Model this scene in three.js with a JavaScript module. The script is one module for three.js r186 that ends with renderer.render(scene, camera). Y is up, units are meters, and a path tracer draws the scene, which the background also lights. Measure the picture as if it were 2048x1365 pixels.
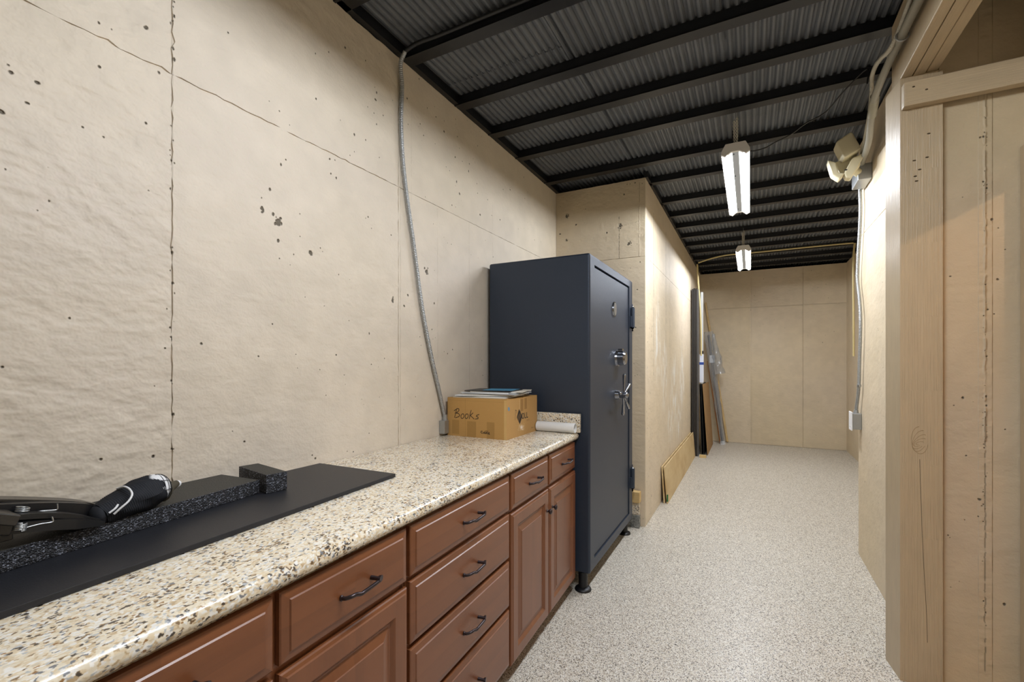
import * as THREE from 'three';
import { RectAreaLightUniformsLib } from 'three/addons/lights/RectAreaLightUniformsLib.js';
import { RoundedBoxGeometry } from 'three/addons/geometries/RoundedBoxGeometry.js';
import { Brush, Evaluator, SUBTRACTION } from 'three-bvh-csg';
import { mergeGeometries, toCreasedNormals } from 'three/addons/utils/BufferGeometryUtils.js';

// ---------------------------------------------------------------- camera, light, exposure
const scene = new THREE.Scene();
scene.background = new THREE.Color(0x000000);
const EYE = 1.317, FOCAL = 910, PX = 1024, PY = 724, YAW = Math.atan(476 / 910);
const camera = new THREE.PerspectiveCamera(2 * Math.atan(682.5 / FOCAL) * 180 / Math.PI, 2048 / 1365, 0.05, 60);
camera.position.set(0, EYE, 0);
camera.rotation.set(0, YAW, 0);
camera.setViewOffset(2048, 1365, 0, 682.5 - PY, 2048, 1365);
camera.updateProjectionMatrix();
scene.add(camera);
const renderer = new THREE.WebGLRenderer({ antialias: true });
renderer.toneMapping = THREE.LinearToneMapping;
renderer.toneMappingExposure = 1.0;
renderer.shadowMap.enabled = true;
RectAreaLightUniformsLib.init();
const LAMP_POWER = 580;               // luminance of each hanging shop light
const LAMP_COLOR = new THREE.Color().setRGB(0.93, 0.98, 1.06);

// ---------------------------------------------------------------- helpers
const CY = Math.cos(YAW), SY = Math.sin(YAW);
const ray = (u, v) => { const a = (u - PX) / FOCAL, b = -(v - PY) / FOCAL; return [a * CY - SY, b, -(a * SY + CY)]; };
const onx = (u, v, X) => { const r = ray(u, v), t = X / r[0]; return new THREE.Vector3(X, EYE + r[1] * t, r[2] * t); };
const ony = (u, v, Y) => { const r = ray(u, v), t = (Y - EYE) / r[1]; return new THREE.Vector3(r[0] * t, Y, r[2] * t); };
const onz = (u, v, Z) => { const r = ray(u, v), t = Z / r[2]; return new THREE.Vector3(r[0] * t, EYE + r[1] * t, Z); };
const V = (x, y, z) => new THREE.Vector3(x, y, z);
function rng(seed) { let s = seed >>> 0; return () => { s = (s + 0x6D2B79F5) >>> 0; let t = s; t = Math.imul(t ^ (t >>> 15), t | 1); t ^= t + Math.imul(t ^ (t >>> 7), t | 61); return ((t ^ (t >>> 14)) >>> 0) / 4294967296; }; }
const used = new Map();
function numbered(n) { const k = used.get(n) || 0; used.set(n, k + 1); return k ? n + '_' + String(k).padStart(3, '0') : n; }
function mesh(name, geo, mat, parent) {
  const m = new THREE.Mesh(Array.isArray(geo) ? merge(geo) : geo, mat);
  m.castShadow = m.receiveShadow = true;
  if (parent) { m.name = name; parent.add(m); } else { m.name = numbered(name); scene.add(m); }
  return m;
}
function tag(o, label, category, group) { o.userData = { label, category }; if (group) o.userData.group = group; return o; }
function thing(name, label, category, pos = [0, 0, 0], turn = 0, group) {
  const g = new THREE.Group(); g.name = numbered(name); scene.add(g); g.position.set(...pos); g.rotation.y = turn;
  return tag(g, label, category, group);
}
function struct(o, label) { o.userData = { kind: 'structure' }; if (label) o.userData.label = label; return o; }
function sgroup(name) { const g = new THREE.Group(); g.name = name; scene.add(g); return struct(g); }
function copy(o, label) { const c = o.clone(); c.name = numbered(o.name.replace(/_\d{3}$/, '')); scene.add(c); c.userData = { ...o.userData }; if (label) c.userData.label = label; return c; }
function merge(list) {
  return mergeGeometries(list.map(g => { let h = g.index ? g.toNonIndexed() : g; for (const k of Object.keys(h.attributes)) if (!['position', 'normal', 'uv'].includes(k)) h.deleteAttribute(k); return h; }));
}
// uv in metres from the dominant direction of each face
function tri(g, swap = false, ox = 0, oy = 0) {
  const h = g.index ? g.toNonIndexed() : g, p = h.attributes.position, n = p.count, uv = new Float32Array(n * 2);
  const a = V(), b = V(), c = V();
  for (let i = 0; i < n; i += 3) {
    a.fromBufferAttribute(p, i); b.fromBufferAttribute(p, i + 1); c.fromBufferAttribute(p, i + 2);
    const nn = b.clone().sub(a).cross(c.clone().sub(a)), ax = Math.abs(nn.x), ay = Math.abs(nn.y), az = Math.abs(nn.z);
    for (let k = 0; k < 3; k++) {
      const q = [a, b, c][k]; let s, t;
      if (ax >= ay && ax >= az) { s = q.z; t = q.y; } else if (ay >= az) { s = q.x; t = q.z; } else { s = q.x; t = q.y; }
      if (swap) [s, t] = [t, s];
      uv[(i + k) * 2] = s + ox; uv[(i + k) * 2 + 1] = t + oy;
    }
  }
  h.setAttribute('uv', new THREE.BufferAttribute(uv, 2));
  return h;
}
const bx = (x0, x1, y0, y1, z0, z1, r = 0) => {
  const w = x1 - x0, h = y1 - y0, d = z1 - z0;
  const g = r ? new RoundedBoxGeometry(w, h, d, 2, Math.min(r, w * .49, h * .49, d * .49)) : new THREE.BoxGeometry(w, h, d);
  g.translate((x0 + x1) / 2, (y0 + y1) / 2, (z0 + z1) / 2); return tri(g);
};
const cyl = (a, b, r0, r1 = r0, seg = 16) => {
  const d = b.clone().sub(a), g = new THREE.CylinderGeometry(r1, r0, d.length(), seg);
  g.applyQuaternion(new THREE.Quaternion().setFromUnitVectors(V(0, 1, 0), d.clone().normalize()));
  g.translate((a.x + b.x) / 2, (a.y + b.y) / 2, (a.z + b.z) / 2); return g;
};
const bar = (a, b, w, h, up = V(0, 1, 0)) => {   // squared stick from a to b
  const d = b.clone().sub(a), L = d.length(), g = new RoundedBoxGeometry(w, h, L, 1, Math.min(w, h) * .12), m = new THREE.Matrix4();
  tri(g);
  const zc = d.normalize(), xc = up.clone().cross(zc).normalize(), yc = zc.clone().cross(xc);
  m.makeBasis(xc, yc, zc); m.setPosition((a.x + b.x) / 2, (a.y + b.y) / 2, (a.z + b.z) / 2);
  const h2 = tri(new RoundedBoxGeometry(w, h, L, 1, Math.min(w, h) * .12)); h2.applyMatrix4(m); return h2;
};
const tube = (pts, r, n = 40, seg = 8) => new THREE.TubeGeometry(new THREE.CatmullRomCurve3(pts, false, 'centripetal'), n, r, seg);
function ribbed(pts, r, pitch, amp, seg = 10) {   // spiral-wound metal conduit
  const c = new THREE.CatmullRomCurve3(pts, false, 'centripetal'), L = c.getLength(), n = Math.round(L / pitch * 4);
  const g = new THREE.TubeGeometry(c, n, r, seg), p = g.attributes.position, q = V(), o = V();
  for (let i = 0; i <= n; i++) {
    c.getPointAt(i / n, o); const k = 1 + amp * [1, .35, -1, .35][i % 4];
    for (let j = 0; j <= seg; j++) { const id = i * (seg + 1) + j; q.fromBufferAttribute(p, id).sub(o).multiplyScalar(k).add(o); p.setXYZ(id, q.x, q.y, q.z); }
  }
  g.computeVertexNormals(); return g;
}
function extrude(pts, depth, bevel = 0, holes = []) {
  const s = new THREE.Shape(pts.map(p => new THREE.Vector2(p[0], p[1])));
  for (const h of holes) s.holes.push(new THREE.Path(h.map(p => new THREE.Vector2(p[0], p[1]))));
  return new THREE.ExtrudeGeometry(s, { depth, bevelEnabled: bevel > 0, bevelThickness: bevel, bevelSize: bevel, bevelOffset: -bevel, bevelSegments: 2, curveSegments: 10 });
}
// stepped panel: rectangle w x h on the xy plane, rings of [inset, height along z]
function rings(w, h, list, swap = false) {
  const pos = []; const R = ([i, z]) => [[-w / 2 + i, -h / 2 + i, z], [w / 2 - i, -h / 2 + i, z], [w / 2 - i, h / 2 - i, z], [-w / 2 + i, h / 2 - i, z]];
  const quad = (a, b, c, d) => pos.push(...a, ...b, ...c, ...a, ...c, ...d);
  for (let k = 0; k + 1 < list.length; k++) { const A = R(list[k]), B = R(list[k + 1]); for (let j = 0; j < 4; j++) quad(A[j], A[(j + 1) % 4], B[(j + 1) % 4], B[j]); }
  const T = R(list[list.length - 1]); quad(T[0], T[1], T[2], T[3]);
  const Bk = R(list[0]); quad(Bk[3], Bk[2], Bk[1], Bk[0]);
  const g = new THREE.BufferGeometry(); g.setAttribute('position', new THREE.Float32BufferAttribute(pos, 3)); g.computeVertexNormals();
  return tri(g, swap);
}

// ---------------------------------------------------------------- textures
function noiseMaker(seed) {
  const N = 256, r = rng(seed), T = new Float32Array(N * N); for (let i = 0; i < N * N; i++) T[i] = r();
  const val = (x, y) => { let xi = Math.floor(x), yi = Math.floor(y); let fx = x - xi, fy = y - yi; fx = fx * fx * (3 - 2 * fx); fy = fy * fy * (3 - 2 * fy); const x0 = xi & 255, x1 = (xi + 1) & 255, y0 = (yi & 255) << 8, y1 = ((yi + 1) & 255) << 8; const a = T[y0 + x0], b = T[y0 + x1], c = T[y1 + x0], d = T[y1 + x1]; return a + (b - a) * fx + (c - a) * fy + (a - b - c + d) * fx * fy; };
  const fbm = (x, y, o = 4) => { let s = 0, a = .5, t = 0; for (let i = 0; i < o; i++) { s += a * val(x, y); t += a; a *= .5; x = x * 2 + 17.3; y = y * 2 + 5.1; } return s / t; };
  return { val, fbm };
}
const clamp = (x, a = 0, b = 1) => Math.min(b, Math.max(a, x));
const mix = (a, b, t) => a + (b - a) * t;
const sstep = (a, b, x) => { const t = clamp((x - a) / (b - a)); return t * t * (3 - 2 * t); };
function tex(w, h, fn, srgb = true, wrap = true) {
  const d = new Uint8Array(w * h * 4), o = [0, 0, 0];
  for (let y = 0, i = 0; y < h; y++) for (let x = 0; x < w; x++, i += 4) { fn(x, y, o); d[i] = clamp(o[0], 0, 255); d[i + 1] = clamp(o[1], 0, 255); d[i + 2] = clamp(o[2], 0, 255); d[i + 3] = 255; }
  return dtex(d, w, h, srgb, wrap);
}
function dtex(d, w, h, srgb, wrap = true) {
  const t = new THREE.DataTexture(d, w, h); t.magFilter = THREE.LinearFilter; t.minFilter = THREE.LinearMipmapLinearFilter; t.generateMipmaps = true;
  if (wrap) t.wrapS = t.wrapT = THREE.RepeatWrapping; if (srgb) t.colorSpace = THREE.SRGBColorSpace; t.needsUpdate = true; return t;
}
function sized(t, w, h = w) { t.repeat.set(1 / w, 1 / h); return t; }
// painted cast concrete: colour and relief for a W x H metre area; marks are in metres from the lower-left corner
const PAINT = [211, 195, 168];
function concrete({ W, H, w, h, seed, pits = [], lines = [], chalk = [], scale = 1, rough = () => 1, small = 90, litPaint = PAINT }) {
  const { fbm, val } = noiseMaker(seed), r = rng(seed + 9), col = new Float32Array(w * h), hgt = new Float32Array(w * h), chk = new Float32Array(w * h);
  const sx = W / w, sy = H / h;
  for (let y = 0, i = 0; y < h; y++) for (let x = 0; x < w; x++, i++) {
    const X = x * sx, Y = y * sy, k = rough(X, Y);
    hgt[i] = .35 * fbm(X * 2.2, Y * 2.6, 3) + k * (.22 * fbm(X * 9 + fbm(X * 5, Y * 8, 2) * 3, Y * 17, 3) + .10 * fbm(X * 42, Y * 60, 2)) + .03 * val(X * 240, Y * 240);
  }
  const spot = (cx, cy, rx, ry, sd) => {
    const x0 = Math.max(0, Math.floor((cx - rx * 2) / sx)), x1 = Math.min(w - 1, Math.ceil((cx + rx * 2) / sx)), y0 = Math.max(0, Math.floor((cy - ry * 2) / sy)), y1 = Math.min(h - 1, Math.ceil((cy + ry * 2) / sy));
    for (let y = y0; y <= y1; y++) for (let x = x0; x <= x1; x++) {
      const dx = (x * sx - cx) / rx, dy = (y * sy - cy) / ry, n = val(x * sx * 160 + sd, y * sy * 160 + sd * 3) * 1.1, dd = Math.sqrt(dx * dx + dy * dy) + n - .5;
      const v = 1 - sstep(.55, 1.05, dd), i = y * w + x; if (v > col[i]) { col[i] = v; hgt[i] -= v * .35; }
    }
  };
  for (const [px, py, s, e = 1] of pits) { const a = s * (.8 + .4 * r()); spot(px, py, a, a * e, r() * 90); if (s > .012) for (let k = 0; k < 5; k++) spot(px + (r() - .5) * s * 3, py + (r() - .5) * s * 4, s * .35, s * .5, r() * 90); }
  for (let k = 0; k < small; k++) { const s = .0012 + .0022 * r() * r(); spot(r() * W, r() * H, s, s * (1 + .6 * r()), r() * 90); }
  for (const [x0, y0, x1, y1, wd, hg] of lines) {         // raised form lines or fine cracks
    const n = Math.ceil(Math.hypot(x1 - x0, y1 - y0) / Math.min(sx, sy));
    for (let k = 0; k <= n; k++) { const t = k / n, X = mix(x0, x1, t) + (val(t * 60, x0 * 50) - .5) * .003, Y = mix(y0, y1, t) + (val(t * 60, y0 * 50 + 9) - .5) * .003, on = val(t * 40 + 7, x0 * 31) > .3 ? 1 : .25; const rr = Math.ceil(wd / sx); for (let a = -rr; a <= rr; a++) for (let b = -rr; b <= rr; b++) { const xi = Math.round(X / sx) + a, yi = Math.round(Y / sy) + b; if (xi < 0 || yi < 0 || xi >= w || yi >= h) continue; const i = yi * w + xi; if (a * a + b * b <= rr * rr) { if (hg < 0) col[i] = Math.max(col[i], .45 * on); hgt[i] += hg * .12 * on / (1 + (a * a + b * b)); } } }
  }
  for (const [cx, cy, rx, ry] of chalk) {
    const x0 = Math.max(0, Math.floor((cx - rx) / sx)), x1 = Math.min(w - 1, Math.ceil((cx + rx) / sx)), y0 = Math.max(0, Math.floor((cy - ry) / sy)), y1 = Math.min(h - 1, Math.ceil((cy + ry) / sy));
    for (let y = y0; y <= y1; y++) for (let x = x0; x <= x1; x++) { const dx = (x * sx - cx) / rx, dy = (y * sy - cy) / ry, e = 1 - sstep(.2, 1, Math.hypot(dx, dy)), n = fbm(x * sx * 30, y * sy * 9, 4); const v = e * sstep(.42, .62, n); const i = y * w + x; chk[i] = Math.max(chk[i], v * .9); }
  }
  const map = tex(w, h, (x, y, o) => {
    const i = y * w + x, X = x * sx, Y = y * sy, m = 1 + .07 * (fbm(X * 1.3 + 4, Y * 1.3, 3) - .5) + .05 * (fbm(X * 14, Y * 14, 2) - .5), tint = (fbm(X * .9 + 31, Y * 1.1 + 8, 3) - .5) * 14, c = col[i], q = chk[i];
    o[0] = mix(mix((litPaint[0] + tint * .2) * m, 104, c), 230, q); o[1] = mix(mix(litPaint[1] * m, 95, c), 227, q); o[2] = mix(mix((litPaint[2] - tint) * m, 80, c), 219, q);
  });
  const bump = tex(w, h, (x, y, o) => { o[0] = o[1] = o[2] = clamp(hgt[y * w + x] * 1.05 + .12) * 255; }, false);
  return new THREE.MeshStandardMaterial({ map, bumpMap: bump, bumpScale: .012 * scale, roughness: .62 });
}
function cells(w, h, cw, ch, seed, pick, warp = 0) {     // chips: nearest jittered cell decides the colour
  const nx = Math.round(w / cw), ny = Math.round(h / ch), r = rng(seed), P = new Float32Array(nx * ny * 2), C = new Uint8Array(nx * ny * 3), { val } = noiseMaker(seed + 3);
  for (let j = 0, i = 0; j < ny; j++) for (let k = 0; k < nx; k++, i++) { P[i * 2] = (k + r()) * cw; P[i * 2 + 1] = (j + r()) * ch; const c = pick(r, k / nx, j / ny); C[i * 3] = c[0]; C[i * 3 + 1] = c[1]; C[i * 3 + 2] = c[2]; }
  return tex(w, h, (x, y, o) => {
    const X = warp ? x + (val(x / cw * .9, y / ch * .9) - .5) * warp : x, Y = warp ? y + (val(x / cw * .9 + 60, y / ch * .9 + 33) - .5) * warp : y;
    const a = Math.floor(X / cw), b = Math.floor(Y / ch); let best = 1e9, id = 0;
    for (let j = -1; j <= 1; j++) for (let k = -1; k <= 1; k++) { const kk = ((a + k) % nx + nx) % nx, jj = ((b + j) % ny + ny) % ny, i = jj * nx + kk; let dx = (X - P[i * 2] + w * 1.5) % w - w * .5, dy = (Y - P[i * 2 + 1] + h * 1.5) % h - h * .5; dx /= cw; dy /= ch; const d = dx * dx + dy * dy; if (d < best) { best = d; id = i; } }
    o[0] = C[id * 3]; o[1] = C[id * 3 + 1]; o[2] = C[id * 3 + 2];
  });
}
const choose = (table) => { const tot = table.reduce((s, t) => s + t[0], 0); return (r, boost = 1) => { let q = r() * tot; for (const t of table) { if ((q -= t[0]) <= 0) { const j = (r() - .5) * 14; return [t[1] + j, t[2] + j, t[3] + j].map(v => clamp(v, 0, 255)); } } return [200, 190, 170]; }; };
function woodTex(seed, base, dark, w = 512, h = 512, fx = 2.2, fy = 26, contrast = 1) {
  const { fbm, val } = noiseMaker(seed);
  const wrapx = (f, x, y) => f(x, y);
  return tex(w, h, (x, y, o) => {
    const X = x / w, Y = y / h, n = fbm(X * fx + fbm(X * 2, Y * 5, 2) * .8, Y * fy, 4), g = val(X * 9, Y * 230), t = clamp((n - .3) * 1.5 * contrast + (g - .5) * .22 * contrast);
    for (let k = 0; k < 3; k++) o[k] = mix(base[k], dark[k], t);
  });
}
const std = (o) => new THREE.MeshStandardMaterial(o);
const phys = (o) => new THREE.MeshPhysicalMaterial(o);

// ---------------------------------------------------------------- setting: dimensions read from the photograph
const XL = -1.5, XP = -0.738, ZP = -3.70, ZB = -8.25, XR = 0.66, ZR = -3.87, XRF = 1.265, TOP = 2.785, ZBACK = 1.7, XRN = 0.925, ZN = -2.44, SEAM = 2.16;

// floor: poured decorative flakes
const floorTex = sized(cells(2048, 2048, 3.2, 3.2, 11, choose([[34, 214, 208, 196], [22, 200, 191, 174], [12, 178, 165, 145], [14, 234, 231, 223], [8, 130, 119, 104], [10, 66, 60, 54]]), 3), 1.9);
const floorBump = sized(tex(512, 512, (() => { const n = noiseMaker(5); return (x, y, o) => { o[0] = o[1] = o[2] = 255 * (.6 * n.val(x * .5, y * .5) + .4 * n.val(x * .125, y * .125)); }; })(), false), .9);
const M = {};
M.floor = phys({ map: floorTex, bumpMap: floorBump, bumpScale: .0012, roughness: .46, clearcoat: .25, clearcoatRoughness: .3 });
struct(mesh('floor', bx(-1.8, 3.3, -.12, 0, ZB - .3, ZBACK + .3), M.floor));

// left wall, cast in panels with open joints between them
const pitsPx = [[659, 319, 4], [672, 356, 4, 1.5], [539, 380, 6, 1.6], [524, 419, 7, 2.2], [556, 444, 17], [556, 482, 5, 1.8], [622, 507, 10], [640, 497, 4], [785, 600, 7, 2], [808, 613, 5], [815, 591, 7], [738, 667, 3, 2.5], [516, 714, 4], [672, 711, 4], [402, 689, 5], [488, 885, 7], [782, 471, 4], [853, 544, 13], [910, 315, 6], [919, 388, 5], [937, 343, 4, 1.8], [723, 800, 3], [571, 320, 3], [561, 330, 4, 2], [317, 147, 7], [73, 166, 8, .7], [20, 145, 6, .7], [16, 131, 5, .7], [53, 207, 6, .7], [2, 223, 8], [291, 55, 7, 1.4], [222, 59, 4], [206, 275, 4], [198, 134, 4], [73, 422, 4], [291, 247, 3], [164, 255, 3], [751, 199, 5], [766, 231, 5], [814, 197, 4], [735, 214, 3], [753, 249, 4], [888, 263, 6], [872, 234, 4], [840, 248, 4], [816, 249, 4], [690, 95, 5, 1.6], [911, 249, 3], [630, 918, 5], [624, 912, 3], [694, 904, 3], [706, 905, 3], [960, 430, 4], [1000, 440, 4], [975, 400, 3], [1020, 380, 4], [905, 700, 4], [895, 708, 5]];
const WZ = 0.0, WW = 3.72, WY = .85, WH = 1.95;
const pitL = pitsPx.map(([u, v, s, e]) => { const p = onx(u, v, XL), d = Math.hypot(p.x, p.z) / FOCAL; return [WZ - p.z, p.y - WY, s * d * .38, e || 1]; });
{ const r = rng(71); for (let k = 0; k < 46; k++) pitL.push([.719 + (r() - .5) * .012, r() * 1.95, .001 + .0025 * r() * r(), 1 + 2 * r()]); for (let k = 0; k < 26; k++) pitL.push([1.2 + 2.4 * r(), 1.3 + .62 * r(), .0015 + .0025 * r() * r(), 1 + r()]); }
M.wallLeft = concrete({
  W: WW, H: WH, w: 2048, h: 1072, seed: 21, litPaint: [217, 205, 186], scale: 1.35, pits: pitL, small: 240,  // same paint as the other walls, made paler for the cooler light here
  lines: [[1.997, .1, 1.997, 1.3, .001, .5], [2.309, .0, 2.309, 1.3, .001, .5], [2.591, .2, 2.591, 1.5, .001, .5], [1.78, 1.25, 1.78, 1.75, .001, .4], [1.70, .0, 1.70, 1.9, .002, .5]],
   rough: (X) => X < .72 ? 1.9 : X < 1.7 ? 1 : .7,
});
for (const t of [M.wallLeft.map, M.wallLeft.bumpMap]) t.repeat.set(1 / WW, 1 / WH);
const shiftUV = (g, fu, fv) => { const p = g.attributes.position, uv = new Float32Array(p.count * 2); for (let i = 0; i < p.count; i++) { uv[i * 2] = fu(p.getX(i), p.getY(i), p.getZ(i)); uv[i * 2 + 1] = fv(p.getX(i), p.getY(i), p.getZ(i)); } g.setAttribute('uv', new THREE.BufferAttribute(uv, 2)); return g; };
function castPanel(a0, a1, y0, y1, t, seed, gap = .0025, jit = .0022) {   // outline in (along, up), ragged edges
  const r = rng(seed), pts = []; const edge = (ax, ay, bx_, by) => { const L = Math.hypot(bx_ - ax, by - ay), n = Math.max(2, Math.round(L / .025)); for (let k = 0; k < n; k++) { const q = k / n, j = gap + (r() - .3) * jit * (r() > .86 ? 2.6 : 1), dx = (bx_ - ax) / L, dy = (by - ay) / L; pts.push([mix(ax, bx_, q) - dy * j, mix(ay, by, q) + dx * j]); } };
  edge(a0, y0, a1, y0); edge(a1, y0, a1, y1); edge(a1, y1, a0, y1); edge(a0, y1, a0, y0);
  return extrude(pts, t);
}
const wallLeft = sgroup('wall_left');
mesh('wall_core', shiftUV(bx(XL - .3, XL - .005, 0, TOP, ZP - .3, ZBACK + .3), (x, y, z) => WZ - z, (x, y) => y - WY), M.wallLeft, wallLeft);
{ let s = 40; for (const [za, zb] of [[-1.9, -.1], [-.1, .719], [.719, 1.688], [1.688, 3.70]]) for (const [ya, yb] of [[0, SEAM], [SEAM, TOP]]) {
  const strong = za === .719 || zb === .719, g = castPanel(za, zb, ya, yb, .005, s++, strong ? .0011 : .0007, strong ? .0046 : .0016);
  const m = new THREE.Matrix4().makeBasis(V(0, 0, -1), V(0, 1, 0), V(1, 0, 0)); m.setPosition(XL - .005, 0, 0); g.applyMatrix4(m);
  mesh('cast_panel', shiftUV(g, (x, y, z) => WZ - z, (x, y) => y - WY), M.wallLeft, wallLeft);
} }
// the thicker length of wall that stands out into the passage
const PW = XP - XL;
const pierPits = [[1134, 433, 7, 1.4], [1240, 452, 7, 1.4], [1248, 389, 4], [1213, 466, 5], [1133, 481, 6], [1258, 487, 8], [1280, 525, 3], [1254, 369, 3], [1260, 368, 3], [1270, 366, 3], [1120, 469, 4], [1152, 450, 4], [1274, 580, 3], [1266, 634, 3], [1271, 656, 3]].map(([u, v, s, e]) => { const p = onz(u, v, ZP); return [p.x - XL, p.y, s * 3.9 / 910 * .4, e || 1]; });
M.pier = concrete({ W: PW, H: TOP, w: 512, h: 1536, seed: 33, pits: pierPits, small: 60, lines: [[.55, 2.16, .55, 2.5, .002, -.5], [.715, 2.16, .715, 2.75, .002, .8], [.55, 2.42, .75, 2.45, .002, .8]], rough: (X, Y) => Y > 2.16 ? 1.6 : .8 });
for (const t of [M.pier.map, M.pier.bumpMap]) t.repeat.set(1 / PW, 1 / TOP);
const CL = ZP - ZB;
const cp = rng(91), corrPits = []; for (let k = 0; k < 70; k++) corrPits.push([.05 + .25 * cp(), cp() * 1.9, .002 + .003 * cp() * cp(), 1 + 1.5 * cp()]);
for (let k = 0; k < 60; k++) corrPits.push([cp() * CL, cp() * TOP, .002 + .003 * cp() * cp(), 1 + 1.5 * cp()]);
M.corr = concrete({ W: CL, H: TOP, w: 1536, h: 1024, seed: 44, pits: corrPits, small: 120, lines: [[.35, 1.2, .35, 2.6, .003, -.5], [1.0, 1.0, 1.0, 2.6, .003, -.4], [2.2, .3, 2.2, 2.5, .003, -.4]], chalk: [[.9, 1.2, .25, .5], [1.6, 1.0, .35, .55], [2.2, 1.1, .3, .5], [.55, 1.5, .2, .5], [1.9, .6, .3, .3], [1.3, .75, .3, .35]], rough: () => .8 });
for (const t of [M.corr.map, M.corr.bumpMap]) t.repeat.set(1 / CL, 1 / TOP);
const wallPier = sgroup('wall_left_far');
mesh('wall_core', shiftUV(bx(XL - .3, XP - .012, 0, TOP, ZB - .3, ZP - .012), (x, y, z) => ZP - z, (x, y) => y), M.corr, wallPier);
{ let s = 60; for (const [ya, yb] of [[0, SEAM], [SEAM, TOP]]) { const g = castPanel(XL, XP - .0, ya, yb, .012, s++, .0008, .0012); g.translate(0, 0, ZP - .012); mesh('cast_panel', shiftUV(g, x => x - XL, (x, y) => y), M.pier, wallPier); }
  for (const [za, zb] of [[.012, 1.25], [1.25, 2.5], [2.5, CL]]) for (const [ya, yb] of [[0, SEAM], [SEAM, TOP]]) { const g = castPanel(za, zb, ya, yb, .012, s++, za === .012 ? .0006 : .0012, .0016); const m = new THREE.Matrix4().makeBasis(V(0, 0, -1), V(0, 1, 0), V(1, 0, 0)); m.setPosition(XP - .012, 0, ZP); g.applyMatrix4(m); mesh('cast_panel', shiftUV(g, (x, y, z) => ZP - z, (x, y) => y), M.corr, wallPier); } }
// other walls share one concrete
const gp = rng(17), genPits = []; for (let k = 0; k < 90; k++) genPits.push([gp() * 3, gp() * 3, .0015 + .0025 * gp() * gp(), 1 + gp()]);
M.conc = concrete({ W: 3, H: 3, w: 1280, h: 1280, seed: 55, pits: genPits, small: 160, lines: [], rough: () => .9 });
for (const t of [M.conc.map, M.conc.bumpMap]) t.repeat.set(1 / 3, 1 / 3);
const wallBack = sgroup('wall_back');
mesh('wall_core', bx(XL, 2.0, 0, TOP, ZB - .3, ZB - .01), M.conc, wallBack);
{ let s = 80; for (const [xa, xb] of [[XP - .1, 0.02], [.02, .72], [.72, XRF + .1]]) for (const [ya, yb] of [[0, SEAM + .03], [SEAM + .03, TOP]]) { const g = castPanel(xa, xb, ya, yb, .01, s++, .0026, .002); g.translate(0, 0, ZB - .01); mesh('cast_panel', tri(g), M.conc, wallBack); } }
const wallRight = sgroup('wall_right');       // beside the passage, ends at the outlet
mesh('wall_core', bx(XR + .012, XRF + .25, 0, TOP, ZR, ZN - .012), M.conc, wallRight);
{ let s = 95; for (const [ya, yb] of [[0, SEAM], [SEAM, TOP]]) { const g = castPanel(-ZN, -ZR, ya, yb, .012, s++, .0012, .0016); const m = new THREE.Matrix4().makeBasis(V(0, 0, -1), V(0, 1, 0), V(-1, 0, 0)); const h = g.index ? g.toNonIndexed() : g; h.applyMatrix4(new THREE.Matrix4().makeScale(1, 1, 1)); const p = h.attributes.position; for (let i = 0; i < p.count; i++) { const a = p.getX(i), y = p.getY(i), t = p.getZ(i); p.setXYZ(i, XR + .012 - t, y, -a); } for (let i = 0; i < p.count; i += 3) { const t = [p.getX(i), p.getY(i), p.getZ(i)]; p.setXYZ(i, p.getX(i + 1), p.getY(i + 1), p.getZ(i + 1)); p.setXYZ(i + 1, ...t); } h.computeVertexNormals(); mesh('cast_panel', tri(h), M.conc, wallRight); } }
struct(mesh('wall_right_far', bx(XRF, XRF + .3, 0, TOP, ZB - .01, ZR - .001), M.conc));
const npits = [[1966, 1010, 4], [1963, 1013, 3], [1983, 440, 5], [1995, 560, 3], [1975, 620, 3], [1900, 554, 5], [1925, 797, 5], [1958, 1000, 4], [2010, 500, 3], [1925, 395, 3], [2008, 1210, 5], [1960, 220 + 55, 3]].map(([u, v, s]) => { const p = onz(u, v, ZN); return [p.x - .5, p.y, s * 2 / 910 * .45, 1]; });
{ const r = rng(3); for (let k = 0; k < 60; k++) npits.push([.316 + (r() - .5) * .014, .2 + r() * 2.1, .001 + .0022 * r() * r(), .8 + r()]); }
M.near = concrete({ W: .6, H: TOP, w: 384, h: 1536, seed: 66, litPaint: [203, 186, 157], pits: npits, small: 50, lines: [[.316, .1, .316, 1.1, .0006, -.3], [.316, 1.0, .316, 2.4, .005, 1.2]], rough: (X) => Math.abs(X - .316) < .02 ? 2 : .9 });  // same wall paint, darkened in colour where less lamp light falls
for (const t of [M.near.map, M.near.bumpMap]) t.repeat.set(1 / .6, 1 / TOP);
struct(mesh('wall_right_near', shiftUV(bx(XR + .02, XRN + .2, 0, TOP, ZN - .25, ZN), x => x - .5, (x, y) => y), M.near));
const DJ0 = -2.362, DJ1 = -1.48, DH = 2.066, WT = .12, XS = XRN + WT;      // doorway to the side room, just out of view
const wallSide = sgroup('wall_right_side');
mesh('wall_core', [bx(XRN, XS, 0, TOP, DJ1, ZBACK), bx(XRN, XS, DH, TOP, DJ0, DJ1), bx(XRN, XS, 0, TOP, ZN, DJ0)], M.conc, wallSide);
struct(mesh('wall_side_room', [bx(XS, 3.2, 0, TOP, ZN - .2, ZN), bx(3.0, 3.2, 0, TOP, ZN, ZBACK), bx(XS, 3.0, TOP, TOP + .09, ZN, ZBACK)], M.conc));
struct(mesh('wall_rear', bx(XL - .3, 3.2, 0, TOP, ZBACK, ZBACK + .3), M.conc));

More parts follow.
